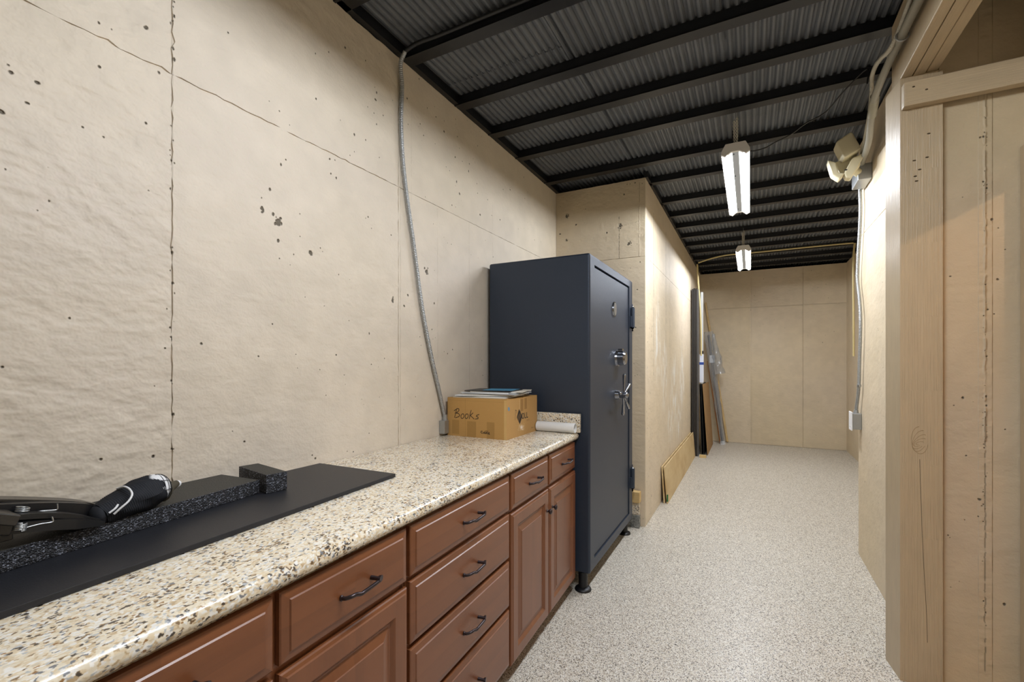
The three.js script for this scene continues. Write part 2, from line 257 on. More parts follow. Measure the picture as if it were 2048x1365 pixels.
// ceiling: ribbed steel sheets on purlins, painted black
const deckN = noiseMaker(77);
M.deck = std({ map: sized(tex(1024, 1024, (x, y, o) => { const n = deckN.fbm(x * .012, y * .012, 4), s = deckN.val(x * .9, y * .9), glint = sstep(.90, .97, deckN.val(x * .16, y * .09) * .7 + .3 * deckN.val(x * .9, y * .9)) * sstep(.55, .7, deckN.fbm(x * .006, y * .006, 2)); const b = 104 + 24 * (n - .4) + 5 * (s - .5); o[0] = mix(b * .95, 170, glint); o[1] = mix(b * .985, 165, glint); o[2] = mix(b * 1.03, 160, glint); }), 1.6), roughness: .5, side: THREE.DoubleSide });  // bright specks are specular sparkle painted into the deck colour
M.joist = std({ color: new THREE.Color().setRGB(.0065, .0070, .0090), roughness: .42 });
const ceiling = sgroup('ceiling');
mesh('slab', bx(-1.8, 3.3, TOP + .09, TOP + .29, ZB - .3, ZBACK + .3), M.joist, ceiling);
function deckSheet(x0, x1, z0, z1, y) {
  const pitch = .0356, seg = 8, n = Math.round((x1 - x0) / pitch * seg), pos = [], idx = [], uv = [];
  const prof = [0, 0, .35, 1, 1, 1, .35, 0];
  for (let i = 0; i <= n; i++) { const x = x0 + (x1 - x0) * i / n, yy = y + .014 * prof[i % 8]; for (const z of [z0, z1]) { pos.push(x, yy, z); uv.push(x, z); } }
  for (let i = 0; i < n; i++) { const a = i * 2; idx.push(a, a + 2, a + 1, a + 1, a + 2, a + 3); }
  const g = new THREE.BufferGeometry(); g.setAttribute('position', new THREE.Float32BufferAttribute(pos, 3)); g.setAttribute('uv', new THREE.Float32BufferAttribute(uv, 2)); g.setIndex(idx);
  return toCreasedNormals(g, .4);
}
{ const xs = [[-1.56, -.78], [-.80, -.10], [-.12, .62], [.60, 1.40]], r = rng(12); const zc = [[1.9, .2], [.25, -2.16], [-2.10, -3.34], [-3.28, -5.50], [-5.44, -8.3]];
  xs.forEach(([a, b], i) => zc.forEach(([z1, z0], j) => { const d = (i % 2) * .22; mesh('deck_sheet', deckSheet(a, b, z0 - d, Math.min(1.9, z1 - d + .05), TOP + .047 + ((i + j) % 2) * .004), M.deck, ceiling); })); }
const joistZ = [1.2, .78, .36, -.06, -.49, -.93, -1.37, -1.775, -2.225, -2.60, -2.985, -3.497, -3.90, -4.43, -4.88, -5.32, -5.76, -6.2, -6.64, -7.08, -7.52, -7.96];
const jprof = [[0, 0], [.004, -.002], [.066, -.002], [.07, 0], [.07, .006], [.07, .046], [0, .046]];
for (const z of joistZ) { const x1 = z < ZR ? XRF : z < ZN - .1 ? XR + .05 : .56; const g = extrude([[0, 0], [.07, 0], [.07, .046], [0, .046]], x1 - XL + .1, .003); g.rotateY(Math.PI / 2); g.translate(XL - .1, TOP, z + .07); mesh('joist', tri(g), M.joist, ceiling);
  mesh('joist_lip', tri(extrude([[0, 0], [.012, 0], [.012, .007], [0, .007]], x1 - XL, .002).rotateY(Math.PI / 2).translate(XL, TOP - .004, z + .07)), M.joist, ceiling); }
mesh('gap_shade', bx(XL, XL + .03, TOP, TOP + .05, ZP, ZBACK), M.joist, ceiling);  // dark strip standing for the shadow gap between wall top and deck
mesh('gap_shade', bx(XP - .01, XP + .02, TOP, TOP + .05, ZB, ZP), M.joist, ceiling);  // same gap shade built as a dark strip along the passage wall

// ---------------------------------------------------------------- lamps
M.lampShell = std({ color: 0xd9d6d0, roughness: .45 });
M.lampPlate = std({ color: 0xaeb4ba, roughness: .4, metalness: .3 });
M.glow = std({ color: 0xffffff, emissive: new THREE.Color(1, 1, 1), emissiveIntensity: 5, roughness: .5 });
M.dark = std({ color: 0x15161a, roughness: .5 });
M.chain = std({ color: 0xd8d3c4, roughness: .4, metalness: .4 });
M.steel = std({ color: 0xb9bdc0, roughness: .28, metalness: .9 });
function chainStrand(a, b, link = .0155) {
  const d = b.clone().sub(a), n = Math.max(2, Math.round(d.length() / (link * .62))), out = [], q = new THREE.Quaternion().setFromUnitVectors(V(0, 1, 0), d.clone().normalize());
  for (let i = 0; i < n; i++) { const g = new THREE.TorusGeometry(link * .36, .0016, 5, 10); g.scale(1, 1.45, 1); g.rotateY(i % 2 ? Math.PI / 2 : 0); g.applyQuaternion(q); const p = a.clone().lerp(b, (i + .5) / n); g.translate(p.x, p.y, p.z); out.push(g); }
  return out;
}
function shopLight(x, z0, z1, y, label, chainTop = TOP) {
  const t = thing('shop_light', label, 'lamp', [x, y, (z0 + z1) / 2], 0, 'hanging shop lights along the passage'), L = z0 - z1, h = L / 2;
  const shell = [[-.0745, -.0132], [-.072, .006], [-.066, .020], [-.05, .048], [.05, .048], [.066, .020], [.072, .006], [.0745, -.0132], [.073, -.0132], [.070, .004], [.016, .008], [-.016, .008], [-.070, .004], [-.073, -.0132]];
  mesh('housing', tri(extrude(shell, L - .03).translate(0, 0, -h + .015)), M.lampShell, t);
  const cap = [[-.076, -.008], [-.074, .008], [-.068, .022], [-.052, .051], [.052, .051], [.068, .022], [.074, .008], [.076, -.008], [.052, -.021], [.022, .001], [-.022, .001], [-.052, -.021]];
  for (const s of [-1, 1]) mesh('end_cap', tri(extrude(cap, .016, .002).translate(0, 0, s > 0 ? h - .016 : -h)), M.lampShell, t);
  for (const s of [-1, 1]) { const lens = [[.018, .007], [.024, 0], [.034, -.006], [.052, -.0075], [.064, -.005], [.071, -.001], [.069, .003]].map(p => [p[0] * s, p[1]]); mesh('diffuser', tri(extrude(s > 0 ? lens : lens.reverse(), L - .034).translate(0, 0, -h + .017)), M.glow, t); }
  const plate = mesh('centre_plate', tri(extrude([[-.017, .005], [.017, .005], [.017, .009], [-.017, .009]], L - .034).translate(0, 0, -h + .017)), M.lampPlate, t);
  for (const zz of [h - .045, h - .40, -h + .10]) mesh('screw', new THREE.CylinderGeometry(.004, .004, .006, 10).translate(-.010, .003, zz), M.dark, plate);
  for (const s of [-1, 1]) {
    mesh('hook', tube([V(-.03, .050, s * (h - .05)), V(-.012, .066, s * (h - .05)), V(.012, .066, s * (h - .05)), V(.03, .050, s * (h - .05))], .002, 14, 6), M.steel, t);
    const top = chainTop - y;
    mesh('chain', [...chainStrand(V(-.006, .066, s * (h - .05)), V(-.008, top - .045, s * (h - .05))), ...chainStrand(V(.006, .066, s * (h - .05)), V(.007, top - .03, s * (h - .05)))], M.chain, t);
    mesh('hanger_wire', cyl(V(0, top - .04, s * (h - .05)), V(0, top + .002, s * (h - .05)), .0016, .0016, 6), M.steel, t);
  }
  for (const s of [-1, 1]) { const l = new THREE.RectAreaLight(LAMP_COLOR, LAMP_POWER, .010, L - .05); l.position.set(s * .037, -.0125, 0); l.rotation.order = 'ZXY'; l.rotation.set(-Math.PI / 2, 0, s * .72); t.add(l); }
  return t;
}
shopLight(-.075, -.35, -1.56, 2.535, 'hanging shop light nearest the countertop end, over the drawers');
shopLight(-.075, -2.93, -4.16, 2.535, 'glowing twin-lens shop light on chains with a black power cord leaving its near end');
shopLight(-.065, -5.55, -6.72, 2.535, 'glowing twin-lens shop light on chains deeper in the passage, by the cream pipe');

// ---------------------------------------------------------------- timber at the opening
const paintWood = noiseMaker(101);
M.timber = std({ map: sized(tex(512, 512, (x, y, o) => { const n = paintWood.fbm(x * .012, y * .05, 3), g = paintWood.val(x * .02, y * .8), k = 1 + .06 * (n - .5) + .03 * (g - .5); o[0] = 190 * k; o[1] = 171 * k; o[2] = 140 * k; }), .6), roughness: .40 });
M.timber.bumpMap = sized(tex(256, 512, (x, y, o) => { o[0] = o[1] = o[2] = 255 * paintWood.fbm(x * .01, y * .35, 3); }, false), .3); M.timber.bumpScale = .0012;
const crack = (pts) => tube(pts, .0007, 24, 5);
M.crack = std({ color: 0x4a3d2a, roughness: .9 }); M.knot = std({ color: 0x9a8460, roughness: .6 });
{ const t = thing('timber_post', 'tan painted timber post with a long crack and knots beside the passage', 'post', [.55, 0, -2.41]);
  const g = extrude([[-.001, 0], [.133, 0], [.133, -.13], [-.02, -.142]], 2.485, .006); g.rotateX(-Math.PI / 2); // plan outline, turned upright
  const p = g.attributes.position; for (let i = 0; i < p.count; i++) p.setZ(i, p.getZ(i)); g.computeVertexNormals();
  const g2 = extrude([[0, 0], [.133, 0], [.133, .135], [-.018, .142]], 2.485, .006); g2.rotateX(-Math.PI / 2); 
  mesh('shaft', tri(g2, true), M.timber, t);
  mesh('crack', crack([V(.062, 1.02 - .1, .0002), V(.066, .75, .0002), V(.072, .55, .0002), V(.083, .30, .0002), V(.086, .18, .0002)]), M.crack, t);
  for (let k = 0; k < 5; k++) mesh('knot_ring', new THREE.TorusGeometry(.010 + .0085 * k, .0009, 5, 26, 4.4).scale(1.25, .6, .6).rotateZ(.4 + .3 * k).translate(.062, .985 + .003 * k, .0002), M.knot, t);
  for (const [x, y] of [[.045, 2.14], [.062, 2.10], [.048, 2.075], [.052, 2.055], [.085, 2.145], [.09, 2.24]]) mesh('nail_hole', new THREE.SphereGeometry(.0045, 8, 6).scale(1.3, .7, .25).translate(x, y, 0), M.crack, t);
}
{ const t = thing('header_beam', 'tan painted built-up header of three boards carried by the post', 'beam', [.55, 2.487, 0]);
  for (let k = 0; k < 3; k++) mesh('board', tri(new RoundedBoxGeometry(.0385, .296, 4.2, 2, .004).translate(.0195 + k * .041, .148 + (k === 2 ? .004 : 0), -.44), true), M.timber, t);
}
{ const t = thing('ledger_board', 'tan painted board nailed level across the post and concrete wall', 'board', [.553, 2.352, -2.408]);
  mesh('plank', tri(new RoundedBoxGeometry(.372, .098, .038, 2, .004).translate(.186, .049, .019)), M.timber, t);
  for (const [x, y] of [[.03, .072], [.07, .05]]) mesh('nail', new THREE.SphereGeometry(.004, 8, 6).scale(1.2, .8, .3).translate(x, y, .038), M.crack, t);
}

{ const d = sgroup('door_1'); for (const [z0, z1, y0, y1] of [[ZN + .004, DJ0 + .004, 0, DH + .07], [DJ1 - .004, DJ1 + .07, 0, DH + .07], [DJ0, DJ1, DH - .004, DH + .07]]) mesh('casing', tri(new RoundedBoxGeometry(.012, y1 - y0, z1 - z0, 1, .002).translate(XRN - .006, (y0 + y1) / 2, (z0 + z1) / 2), true), M.timber, d); }
{ const t = thing('pendant_lamp', 'warm bowl pendant lamp in the side room beyond the doorway', 'lamp', [1.9, 2.53, -.5]);
  mesh('bowl', new THREE.LatheGeometry([[0, -.056], [.06, -.054], [.10, -.046], [.102, -.044], [.06, -.050], [0, -.052]].map(p => new THREE.Vector2(...p)), 32), M.lampShell, t);
  mesh('stem', cyl(V(0, .03, 0), V(0, TOP - 2.53, 0), .006, .006, 10), M.steel, t); for (const a of [0, 2.09, 4.19]) mesh('rod', cyl(V(.09 * Math.cos(a), -.046, .09 * Math.sin(a)), V(0, .06, 0), .002, .002, 6), M.steel, t);
  mesh('bulb', new THREE.SphereGeometry(.028, 20, 14), std({ color: 0xffffff, emissive: new THREE.Color(1, .7, .4), emissiveIntensity: 4 }), t);
  const l = new THREE.PointLight(new THREE.Color().setRGB(1, .66, .40), 3.7); l.castShadow = true; l.shadow.radius = 1; t.add(l);
}

// ---------------------------------------------------------------- base cabinets (run along the wall, slightly out of parallel)
M.cherry = phys({ map: sized(woodTex(5, [125, 75, 43], [98, 56, 31], 512, 512, 2, 14, .55), .7), roughness: .38, clearcoat: .35, clearcoatRoughness: .28 });
M.bronze = std({ color: 0x4a4346, roughness: .3, metalness: .85 });
const FB = .0336, DEL = Math.atan(FB), FX = -.794;
const cabAt = s => [FX - Math.sin(DEL) * s, 0, -Math.cos(DEL) * s];
function pull(parent) {
  const pts = [V(-.052, -.003, .002), V(-.050, -.002, .014), V(-.042, .001, .024), V(-.030, .001, .027), V(-.017, -.003, .029), V(-.012, -.002, .030), V(.02, .0, .030), V(.040, .001, .029)];
  const g = tube(pts, .0048, 40, 8);
  const flat = new THREE.CylinderGeometry(.0085, .007, .007, 14).rotateX(Math.PI / 2).scale(1.35, .9, 1).rotateY(.35).translate(.047, .004, .026);
  const stem = cyl(V(.045, .002, .0), V(.047, .003, .026), .0055, .005, 10), foot = new THREE.SphereGeometry(.0065, 12, 8).scale(.8, 1.1, .7).translate(-.052, -.003, .003);
  const m = mesh('handle', [g, flat, stem, foot], M.bronze, parent); m.userData.label = 'dark bronze wave-shaped pull'; return m;
}
function knob(parent, x, y, z) { const m = mesh('knob', new THREE.LatheGeometry([[0, .026], [.006, .026], [.0125, .022], [.0135, .018], [.010, .013], [.005, .010], [.005, .003], [.009, 0]].map(p => new THREE.Vector2(p[0], p[1])), 18).rotateX(Math.PI / 2).translate(x, y, z), M.bronze, parent); m.userData.label = 'dark bronze round knob'; return m; }
function drawerFront(t, s0, s1, y0, y1, hs) {
  const g = new THREE.Group(); g.name = 'drawer'; g.position.set((s0 + s1) / 2, (y0 + y1) / 2, 0); t.add(g);
  mesh('front', rings(s1 - s0, y1 - y0, [[0, -.020], [0, -.008], [.003, -.0055], [.014, -.0035], [.019, -.0030], [.0215, 0]]), M.cherry, g);
  const h = pull(g); h.position.set(hs - (s0 + s1) / 2, -.002, 0); return g;
}
function doorFront(t, s0, s1, y0, y1, knobSide) {
  const g = new THREE.Group(); g.name = 'door'; g.position.set((s0 + s1) / 2, (y0 + y1) / 2, 0); t.add(g); const w = s1 - s0, h = y1 - y0;
  mesh('frame', rings(w, h, [[0, -.020], [0, -.008], [.003, -.005], [.010, -.0025], [.013, 0], [.054, 0], [.058, -.003], [.066, -.010]], true), M.cherry, g);
  mesh('raised_panel', rings(w - .132, h - .132, [[0, -.012], [0, -.0095], [.004, -.0095], [.030, -.0035], [.032, -.0015]], true), M.cherry, g);
  if (knobSide) knob(g, knobSide * (w / 2 - .030), h / 2 - .098, 0); return g;
}
function cabinet(s0, s1, label, group) {
  const t = thing('base_cabinet', label, 'cabinet', cabAt(s0), Math.PI / 2 + DEL, group), L = s1 - s0;
  mesh('carcass', [bx(0, L, .095, .868, -.56, -.024), bx(.0, L, .84, .868, -.03, -.021), bx(0, L, .695, .715, -.03, -.021), bx(0, .02, .095, .868, -.03, -.021), bx(L - .02, L, .095, .868, -.03, -.021), bx(L / 2 - .012, L / 2 + .012, .095, .868, -.03, -.0215)], M.cherry, t);
  mesh('toe_kick', bx(0, L, 0, .095, -.56, -.085), M.cherry, t); return t;
}
const S = z => z;     // distances along the run equal depth, closely enough
{ const t = cabinet(-.25, .163, 'cherry cabinet with one drawer over one door at the start of the run'); drawerFront(t, .012, .40, .716, .861, .2); doorFront(t, .012, .40, .1, .699, 1); }
{ const t = cabinet(.166, .976, 'cherry cabinet with two drawers over two raised-panel doors below the black rubber sheet'); const o = .166;
  drawerFront(t, .180 - o, .568 - o, .716, .861, .374 - o); drawerFront(t, .582 - o, .970 - o, .716, .861, .783 - o); doorFront(t, .180 - o, .568 - o, .1, .699, 1); doorFront(t, .582 - o, .972 - o, .1, .699, -1); }
{ const t = cabinet(.979, 1.616, 'cherry cabinet with a bank of four drawers'); const o = .979;
  for (const [a, b] of [[.721, .861], [.532, .706], [.338, .517], [.100, .323]]) drawerFront(t, .986 - o, 1.610 - o, a, b, 1.306 - o); }
{ const t = cabinet(1.619, 2.466, 'cherry cabinet with two drawers over two raised-panel doors next to the safe'); const o = 1.619;
  drawerFront(t, 1.627 - o, 2.037 - o, .716, .861, 1.85 - o); drawerFront(t, 2.055 - o, 2.459 - o, .716, .861, 2.275 - o); doorFront(t, 1.627 - o, 2.041 - o, .085, .699, 1); doorFront(t, 2.053 - o, 2.461 - o, .085, .699, -1); }

// granite top with rounded nose and an end splash
const grn = noiseMaker(64);
const gPick = choose([[40, 232, 221, 198], [20, 220, 202, 170], [18, 238, 235, 228], [8, 196, 172, 136], [6, 186, 188, 188]]), gDark = choose([[3, 122, 98, 70], [4, 74, 66, 58], [2, 120, 122, 126], [1, 150, 112, 70]]);
const graniteMap = sized(cells(2048, 1024, 4.4, 3.0, 29, (r, a, b) => r() < .07 + .20 * sstep(.5, .75, grn.fbm(a * 60, b * 30, 3)) ? gDark(r) : gPick(r), 5), 2.4, 1.2);
M.granite = phys({ map: graniteMap, roughness: .25, clearcoat: .7, clearcoatRoughness: .16 });
{ const t = thing('granite_countertop', 'cream speckled granite countertop with a rounded front edge over the cherry cabinets', 'countertop', [0, 0, 0]);
  const yt = .914, yb = .872, R = .021, st = [.32, -2.480], prof = f => { const P = [[XL + .003, yb], [f - R, yb]]; P[1] = [f - .012, yb]; for (let k = 0; k <= 10; k++) { const a = -Math.PI / 2 + Math.PI * k / 10; P.push([f - R + R * Math.cos(a), (yt + yb) / 2 + R * Math.sin(a)]); } P.push([XL + .003, yt]); return P; };
  const pos = []; const A = prof(-.784 + FB * st[0]), B = prof(-.784 + FB * st[1]), n = A.length, uv = [];
  let acc = [0]; for (let i = 1; i < n; i++) acc.push(acc[i - 1] + Math.hypot(A[i][0] - A[i - 1][0], A[i][1] - A[i - 1][1]));
  for (let i = 0; i < n; i++) { const j = (i + 1) % n, q = (P, k, z) => { pos.push(P[k][0], P[k][1], z); uv.push(z, acc[k]); }; q(A, i, st[0]); q(B, i, st[1]); q(A, j, st[0]); q(A, j, st[0]); q(B, i, st[1]); q(B, j, st[1]); }
  for (const [P, z, f] of [[A, st[0], 0], [B, st[1], 1]]) for (let i = 1; i + 1 < n; i++) { const o = f ? [0, i + 1, i] : [0, i, i + 1]; for (const k of o) { pos.push(P[k][0], P[k][1], z); uv.push(P[k][0], P[k][1]); } }
  const g = new THREE.BufferGeometry(); g.setAttribute('position', new THREE.Float32BufferAttribute(pos, 3)); g.setAttribute('uv', new THREE.Float32BufferAttribute(uv, 2)); 
  const g2 = toCreasedNormals(g, .6);
  mesh('slab', g2, M.granite, t);
  mesh('end_splash', bx(XL + .003, -.853, yt, yt + .106, -2.478, -2.459, .003), M.granite, t);
}

// ---------------------------------------------------------------- safe
const sfN = noiseMaker(31);
M.safe = std({ color: new THREE.Color().setRGB(.034, .046, .070), roughness: .42, metalness: .35, bumpMap: sized(tex(512, 512, (x, y, o) => { o[0] = o[1] = o[2] = 255 * sfN.val(x * .5, y * .5); }, false), .35), bumpScale: .0005 });
M.chrome = std({ color: 0x9a9ca2, roughness: .16, metalness: 1 });
M.safeDark = std({ color: 0x0d0e12, roughness: .45 });
{ const X1 = -.805, X0 = -1.47, Z0 = -2.493, Z1 = -3.55, Y0 = .105, Y1 = 1.938;
  const t = thing('gun_safe', 'tall charcoal steel safe with a chrome dial and spoked handle on its door', 'safe', [X1, 0, (Z0 + Z1) / 2]); const w = Z0 - Z1, hw = w / 2, d = X1 - X0;
  const DZ0 = -hw + .105, DZ1 = hw - .085, DY0 = Y0 + .065, DY1 = Y1 - .055;
  const shellB = new Brush(new RoundedBoxGeometry(d, Y1 - Y0, w, 4, .014).translate(-d / 2, (Y0 + Y1) / 2, 0)), cutB = new Brush(new THREE.BoxGeometry(.08, DY1 - DY0, DZ1 - DZ0).translate(-.008, (DY0 + DY1) / 2, (DZ0 + DZ1) / 2));
  shellB.updateMatrixWorld(); cutB.updateMatrixWorld(); const ev = new Evaluator(); ev.useGroups = false;
  const bodyG = ev.evaluate(shellB, cutB, SUBTRACTION).geometry; bodyG.clearGroups();
  mesh('body', tri(bodyG), M.safe, t);
  const door = new THREE.Group(); door.name = 'door'; t.add(door);
  mesh('door_panel', bx(-.046, -.007, DY0 + .005, DY1 - .009, DZ0 + .007, DZ1 - .002, .004), M.safe, door);
  const P = (u, v) => { const p = onx(u, v, X1 - .01); return [p.y, p.z - (Z0 + Z1) / 2]; };
  { const [y, z] = P(1227, 619); mesh('badge', new THREE.CylinderGeometry(.05, .053, .01, 32).rotateZ(-Math.PI / 2).scale(1, 1, .8).translate(-.005, y, z), M.chrome, door).userData.label = 'oval chrome badge'; mesh('badge_inset', new THREE.CylinderGeometry(.043, .043, .004, 28).rotateZ(-Math.PI / 2).scale(1, 1, .78).translate(.001, y, z), M.steel, door); }
  { const [y, z] = P(1233, 717); mesh('dial', [new THREE.CylinderGeometry(.055, .060, .018, 32).rotateZ(-Math.PI / 2).translate(-.003, y, z), new THREE.CylinderGeometry(.047, .050, .045, 12).rotateZ(-Math.PI / 2).translate(.024, y, z), new THREE.CylinderGeometry(.040, .047, .012, 24).rotateZ(-Math.PI / 2).translate(.05, y, z), new THREE.BoxGeometry(.03, .014, .04).translate(.02, y + .058, z)], M.chrome, door).userData.label = 'chrome combination dial'; }
  { const [y, z] = P(1231, 790); mesh('handle_hub', [new THREE.CylinderGeometry(.028, .034, .03, 24).rotateZ(-Math.PI / 2).translate(.005, y, z), new THREE.CylinderGeometry(.022, .022, .05, 20).rotateZ(-Math.PI / 2).translate(.035, y, z), new THREE.SphereGeometry(.021, 16, 10).translate(.06, y, z)], M.chrome, door);
    for (let k = 0; k < 5; k++) { const a = (80 + k * 72) * Math.PI / 180, dy = Math.sin(a), dz = Math.cos(a), q = r => V(.045 + r * .08, y + dy * r, z + dz * r); mesh('spoke', [cyl(q(.012), q(.075), .0058, .0058, 10), cyl(q(.070), q(.135), .0075, .0115, 12), new THREE.SphereGeometry(.0115, 12, 8).translate(q(.135).x, q(.135).y, q(.135).z)], M.chrome, door); } }
  for (const y of [1.652, .43]) { const z = -hw + .052; mesh('hinge', [cyl(V(.012, y - .075, z), V(.012, y + .075, z), .017, .017, 16), bx(-.004, .012, y - .07, y + .01, z, z + .04)], M.safe, t); for (const s of [-1, 1]) mesh('hinge_finial', new THREE.LatheGeometry([[0, .03], [.004, .026], [.006, .020], [.003, .014], [.010, .006], [.015, 0]].map(p => new THREE.Vector2(...p)), 14).scale(1, s, 1).translate(.012, y + s * .075, z), M.chrome, t); }
  for (const [x, z] of [[-.05, hw - .028], [-.05, -hw + .06], [-.6, hw - .05], [-.6, -hw + .06]]) { const f = new THREE.Group(); f.name = 'foot'; f.position.set(x, 0, z); t.add(f); mesh('post', new THREE.CylinderGeometry(.026, .026, .1, 20).translate(0, .055, 0), M.safeDark, f); mesh('disc', new THREE.LatheGeometry([[0, .022], [.030, .020], [.045, .012], [.048, .004], [.047, 0], [0, 0]].map(p => new THREE.Vector2(...p)), 28), M.safeDark, f); }
}

// ---------------------------------------------------------------- things on the countertop
const fN = noiseMaker(13);
const foamBump = sized(tex(512, 512, (x, y, o) => { o[0] = o[1] = o[2] = 255 * fN.fbm(x * .2, y * .2, 2); }, false), .2);
M.foam = std({ map: sized(tex(512, 512, (x, y, o) => { const n = fN.fbm(x * .16, y * .22, 3), q = sstep(.56, .84, fN.val(x * .125, y * .25) * .75 + .25 * fN.val(x * .5, y * .5)); const b = 12 + 30 * n; o[0] = mix(b, 150, q); o[1] = mix(b + 1, 156, q); o[2] = mix(b + 6, 170, q); }), .2), roughness: .6, bumpMap: foamBump, bumpScale: .003 });
M.foamTop = std({ color: 0x34332f, roughness: .62, bumpMap: foamBump, bumpScale: .0012 });
M.mat = std({ color: new THREE.Color().setRGB(.013, .014, .018), roughness: .46, bumpMap: M.foam.bumpMap, bumpScale: .0002 });
{ const g = extrude([[-1.0, -.3], [-1.095, 1.217], [-1.466, 1.208], [-1.485, -.3]].map(p => [p[0], p[1]]).reverse(), .010, .001); g.rotateX(-Math.PI / 2); g.translate(0, .916, 0);
  tag(mesh('rubber_mat', tri(g), M.mat), 'thin black rubber sheet lying flat on the granite countertop', 'mat'); }
{ const g = extrude([[-1.182, 0], [-1.288, .848], [-1.455, .835], [-1.45, 0]].reverse(), .036, .002); g.rotateX(-Math.PI / 2); g.translate(0, .929, 0);
  tag(mesh('foam_bar', tri(g), [M.foamTop, M.foam]), 'long charcoal foam bar with a cut speckled side on the rubber sheet', 'foam'); }
{ const g = extrude([[-1.262, .852], [-1.252, .912], [-1.436, .941], [-1.447, .884]].reverse(), .052, .0015); g.rotateX(-Math.PI / 2); g.translate(0, .929, 0);
  tag(mesh('foam_block', tri(g), [M.foamTop, M.foam]), 'small charcoal foam block standing at the end of the long foam bar', 'foam'); }
// folded net: sprung plastic arms with the mesh rolled up at the far end
M.plastic = std({ color: 0x17181a, roughness: .35 });
M.arm = std({ color: 0x2e2b27, roughness: .32 });
M.white = std({ color: 0xe9ebee, roughness: .45 });
M.netCloth = std({ color: 0x1b1e25, roughness: .8 });
{ const t = thing('folding_net', 'folded black net with sprung plastic arms and rolled mesh tied with white cord', 'net', [0, 0, 0]);
  const B = (u, v) => onx(u, v, -1.315), F = (u, v) => onx(u, v, -1.235);
  const strip = (pts, w, h) => {   // flat strap swept along a curve, w across, h thick
    const c = new THREE.CatmullRomCurve3(pts), n = 30, pos = [], R4 = []; for (let i = 0; i <= n; i++) { const o = c.getPoint(i / n), d = c.getTangent(i / n), sd = V(0, 1, 0).cross(d).normalize(), up = d.clone().cross(sd), k = Math.min(1, .45 + 2.2 * (1 - i / n)); R4.push([[-.5, -.5], [.5, -.5], [.5, .5], [-.5, .5]].map(([a, b2]) => o.clone().addScaledVector(sd, a * w * k).addScaledVector(up, b2 * h * k))); }
    const tr = (...q) => q.forEach(v => pos.push(v.x, v.y, v.z)); for (let i = 0; i < n; i++) for (let j = 0; j < 4; j++) { const A = R4[i][j], B2 = R4[i][(j + 1) % 4], C2 = R4[i + 1][(j + 1) % 4], D2 = R4[i + 1][j]; tr(A, B2, C2, A, C2, D2); } const E = R4[n], S0 = R4[0]; tr(E[0], E[1], E[2], E[0], E[2], E[3], S0[2], S0[1], S0[0], S0[3], S0[2], S0[0]);
    const g = new THREE.BufferGeometry(); g.setAttribute('position', new THREE.Float32BufferAttribute(pos, 3)); return tri(toCreasedNormals(g, .5)); };
  mesh('arm', [strip([B(-60, 1003), B(60, 1004), B(150, 1008), B(228, 1020)], .05, .014), strip([B(-20, 1030), B(110, 1024), B(215, 1030)], .02, .012)], M.arm, t);
  mesh('arm', [strip([F(-50, 1062), F(60, 1050), F(130, 1046), F(205, 1046)], .045, .020), strip([F(-20, 1036), F(110, 1030), F(198, 1040)], .03, .010)], M.plastic, t);
  mesh('arm_channel', [strip([onx(-40, 1032, -1.287), onx(100, 1026, -1.287), onx(212, 1030, -1.287)], .05, .046)], M.safeDark, t);
  mesh('pivot_block', [bar(F(-90, 1050), F(18, 1052), .05, .03), bar(B(-90, 1012), B(30, 1016), .05, .035), bar(F(6, 1040), F(8, 1082), .02, .02, V(0, 0, 1)), bar(F(-40, 1030), F(22, 1036), .08, .02)], M.arm, t);
  const coil = (a, b, r) => { const P = [], n = 60, d = b.clone().sub(a); const x = V(0, 0, 1).cross(d).normalize(), y = d.clone().normalize().cross(x); for (let i = 0; i <= n; i++) { const q = i / n * Math.PI * 2 * 5; P.push(a.clone().addScaledVector(d, i / n).addScaledVector(x, r * Math.cos(q)).addScaledVector(y, r * Math.sin(q))); } return new THREE.TubeGeometry(new THREE.CatmullRomCurve3(P), 200, .0017, 6); };
  const sp = X => (u, v) => onx(u, v, X);
  { const Q = sp(-1.248); const s = mesh('spring', coil(Q(47, 1014), Q(40, 1034), .009), M.steel, t); mesh('spring_leg', tube([Q(52, 1029), Q(84, 1023), Q(108, 1021), Q(114, 1020), Q(114.5, 1008)], .0016, 24, 6), M.steel, s); }
  { const Q = sp(-1.212); const s = mesh('spring', coil(Q(42, 1046), Q(38, 1062), .008), M.steel, t); mesh('spring_leg', tube([Q(48, 1057), Q(80, 1049), Q(104, 1045), Q(106, 1044), Q(104, 1034)], .0016, 24, 6), M.steel, s); }
  // rolled mesh bundle
  const ax = [onx(198, 1031, -1.258), onx(234, 1014, -1.264), onx(264, 999, -1.270), onx(290, 987, -1.278), onx(304, 981, -1.284)], rad = [.027, .034, .039, .043, .041];
  const curve = new THREE.CatmullRomCurve3(ax), n = 90, seg = 22, g = new THREE.TubeGeometry(curve, n, 1, seg), p = g.attributes.position, q = V(), o = V();
  for (let i = 0; i <= n; i++) { curve.getPointAt(i / n, o); const f = i / n * 4, k = Math.min(3, Math.floor(f)), r0 = mix(rad[k], rad[k + 1], f - k) * (1 + .035 * (i % 3 === 0 ? 1 : -.5)); for (let j = 0; j <= seg; j++) { const id = i * (seg + 1) + j; q.fromBufferAttribute(p, id).sub(o).multiplyScalar(r0 * (1 + .05 * Math.sin(j * 1.7 + i * .12))); q.y *= .86; q.add(o); p.setXYZ(id, q.x, q.y, q.z); } } g.computeVertexNormals();
  mesh('rolled_mesh', [g, new THREE.SphereGeometry(.026, 14, 10).scale(1, .9, .7).translate(ax[0].x, ax[0].y, ax[0].z)], M.netCloth, t);
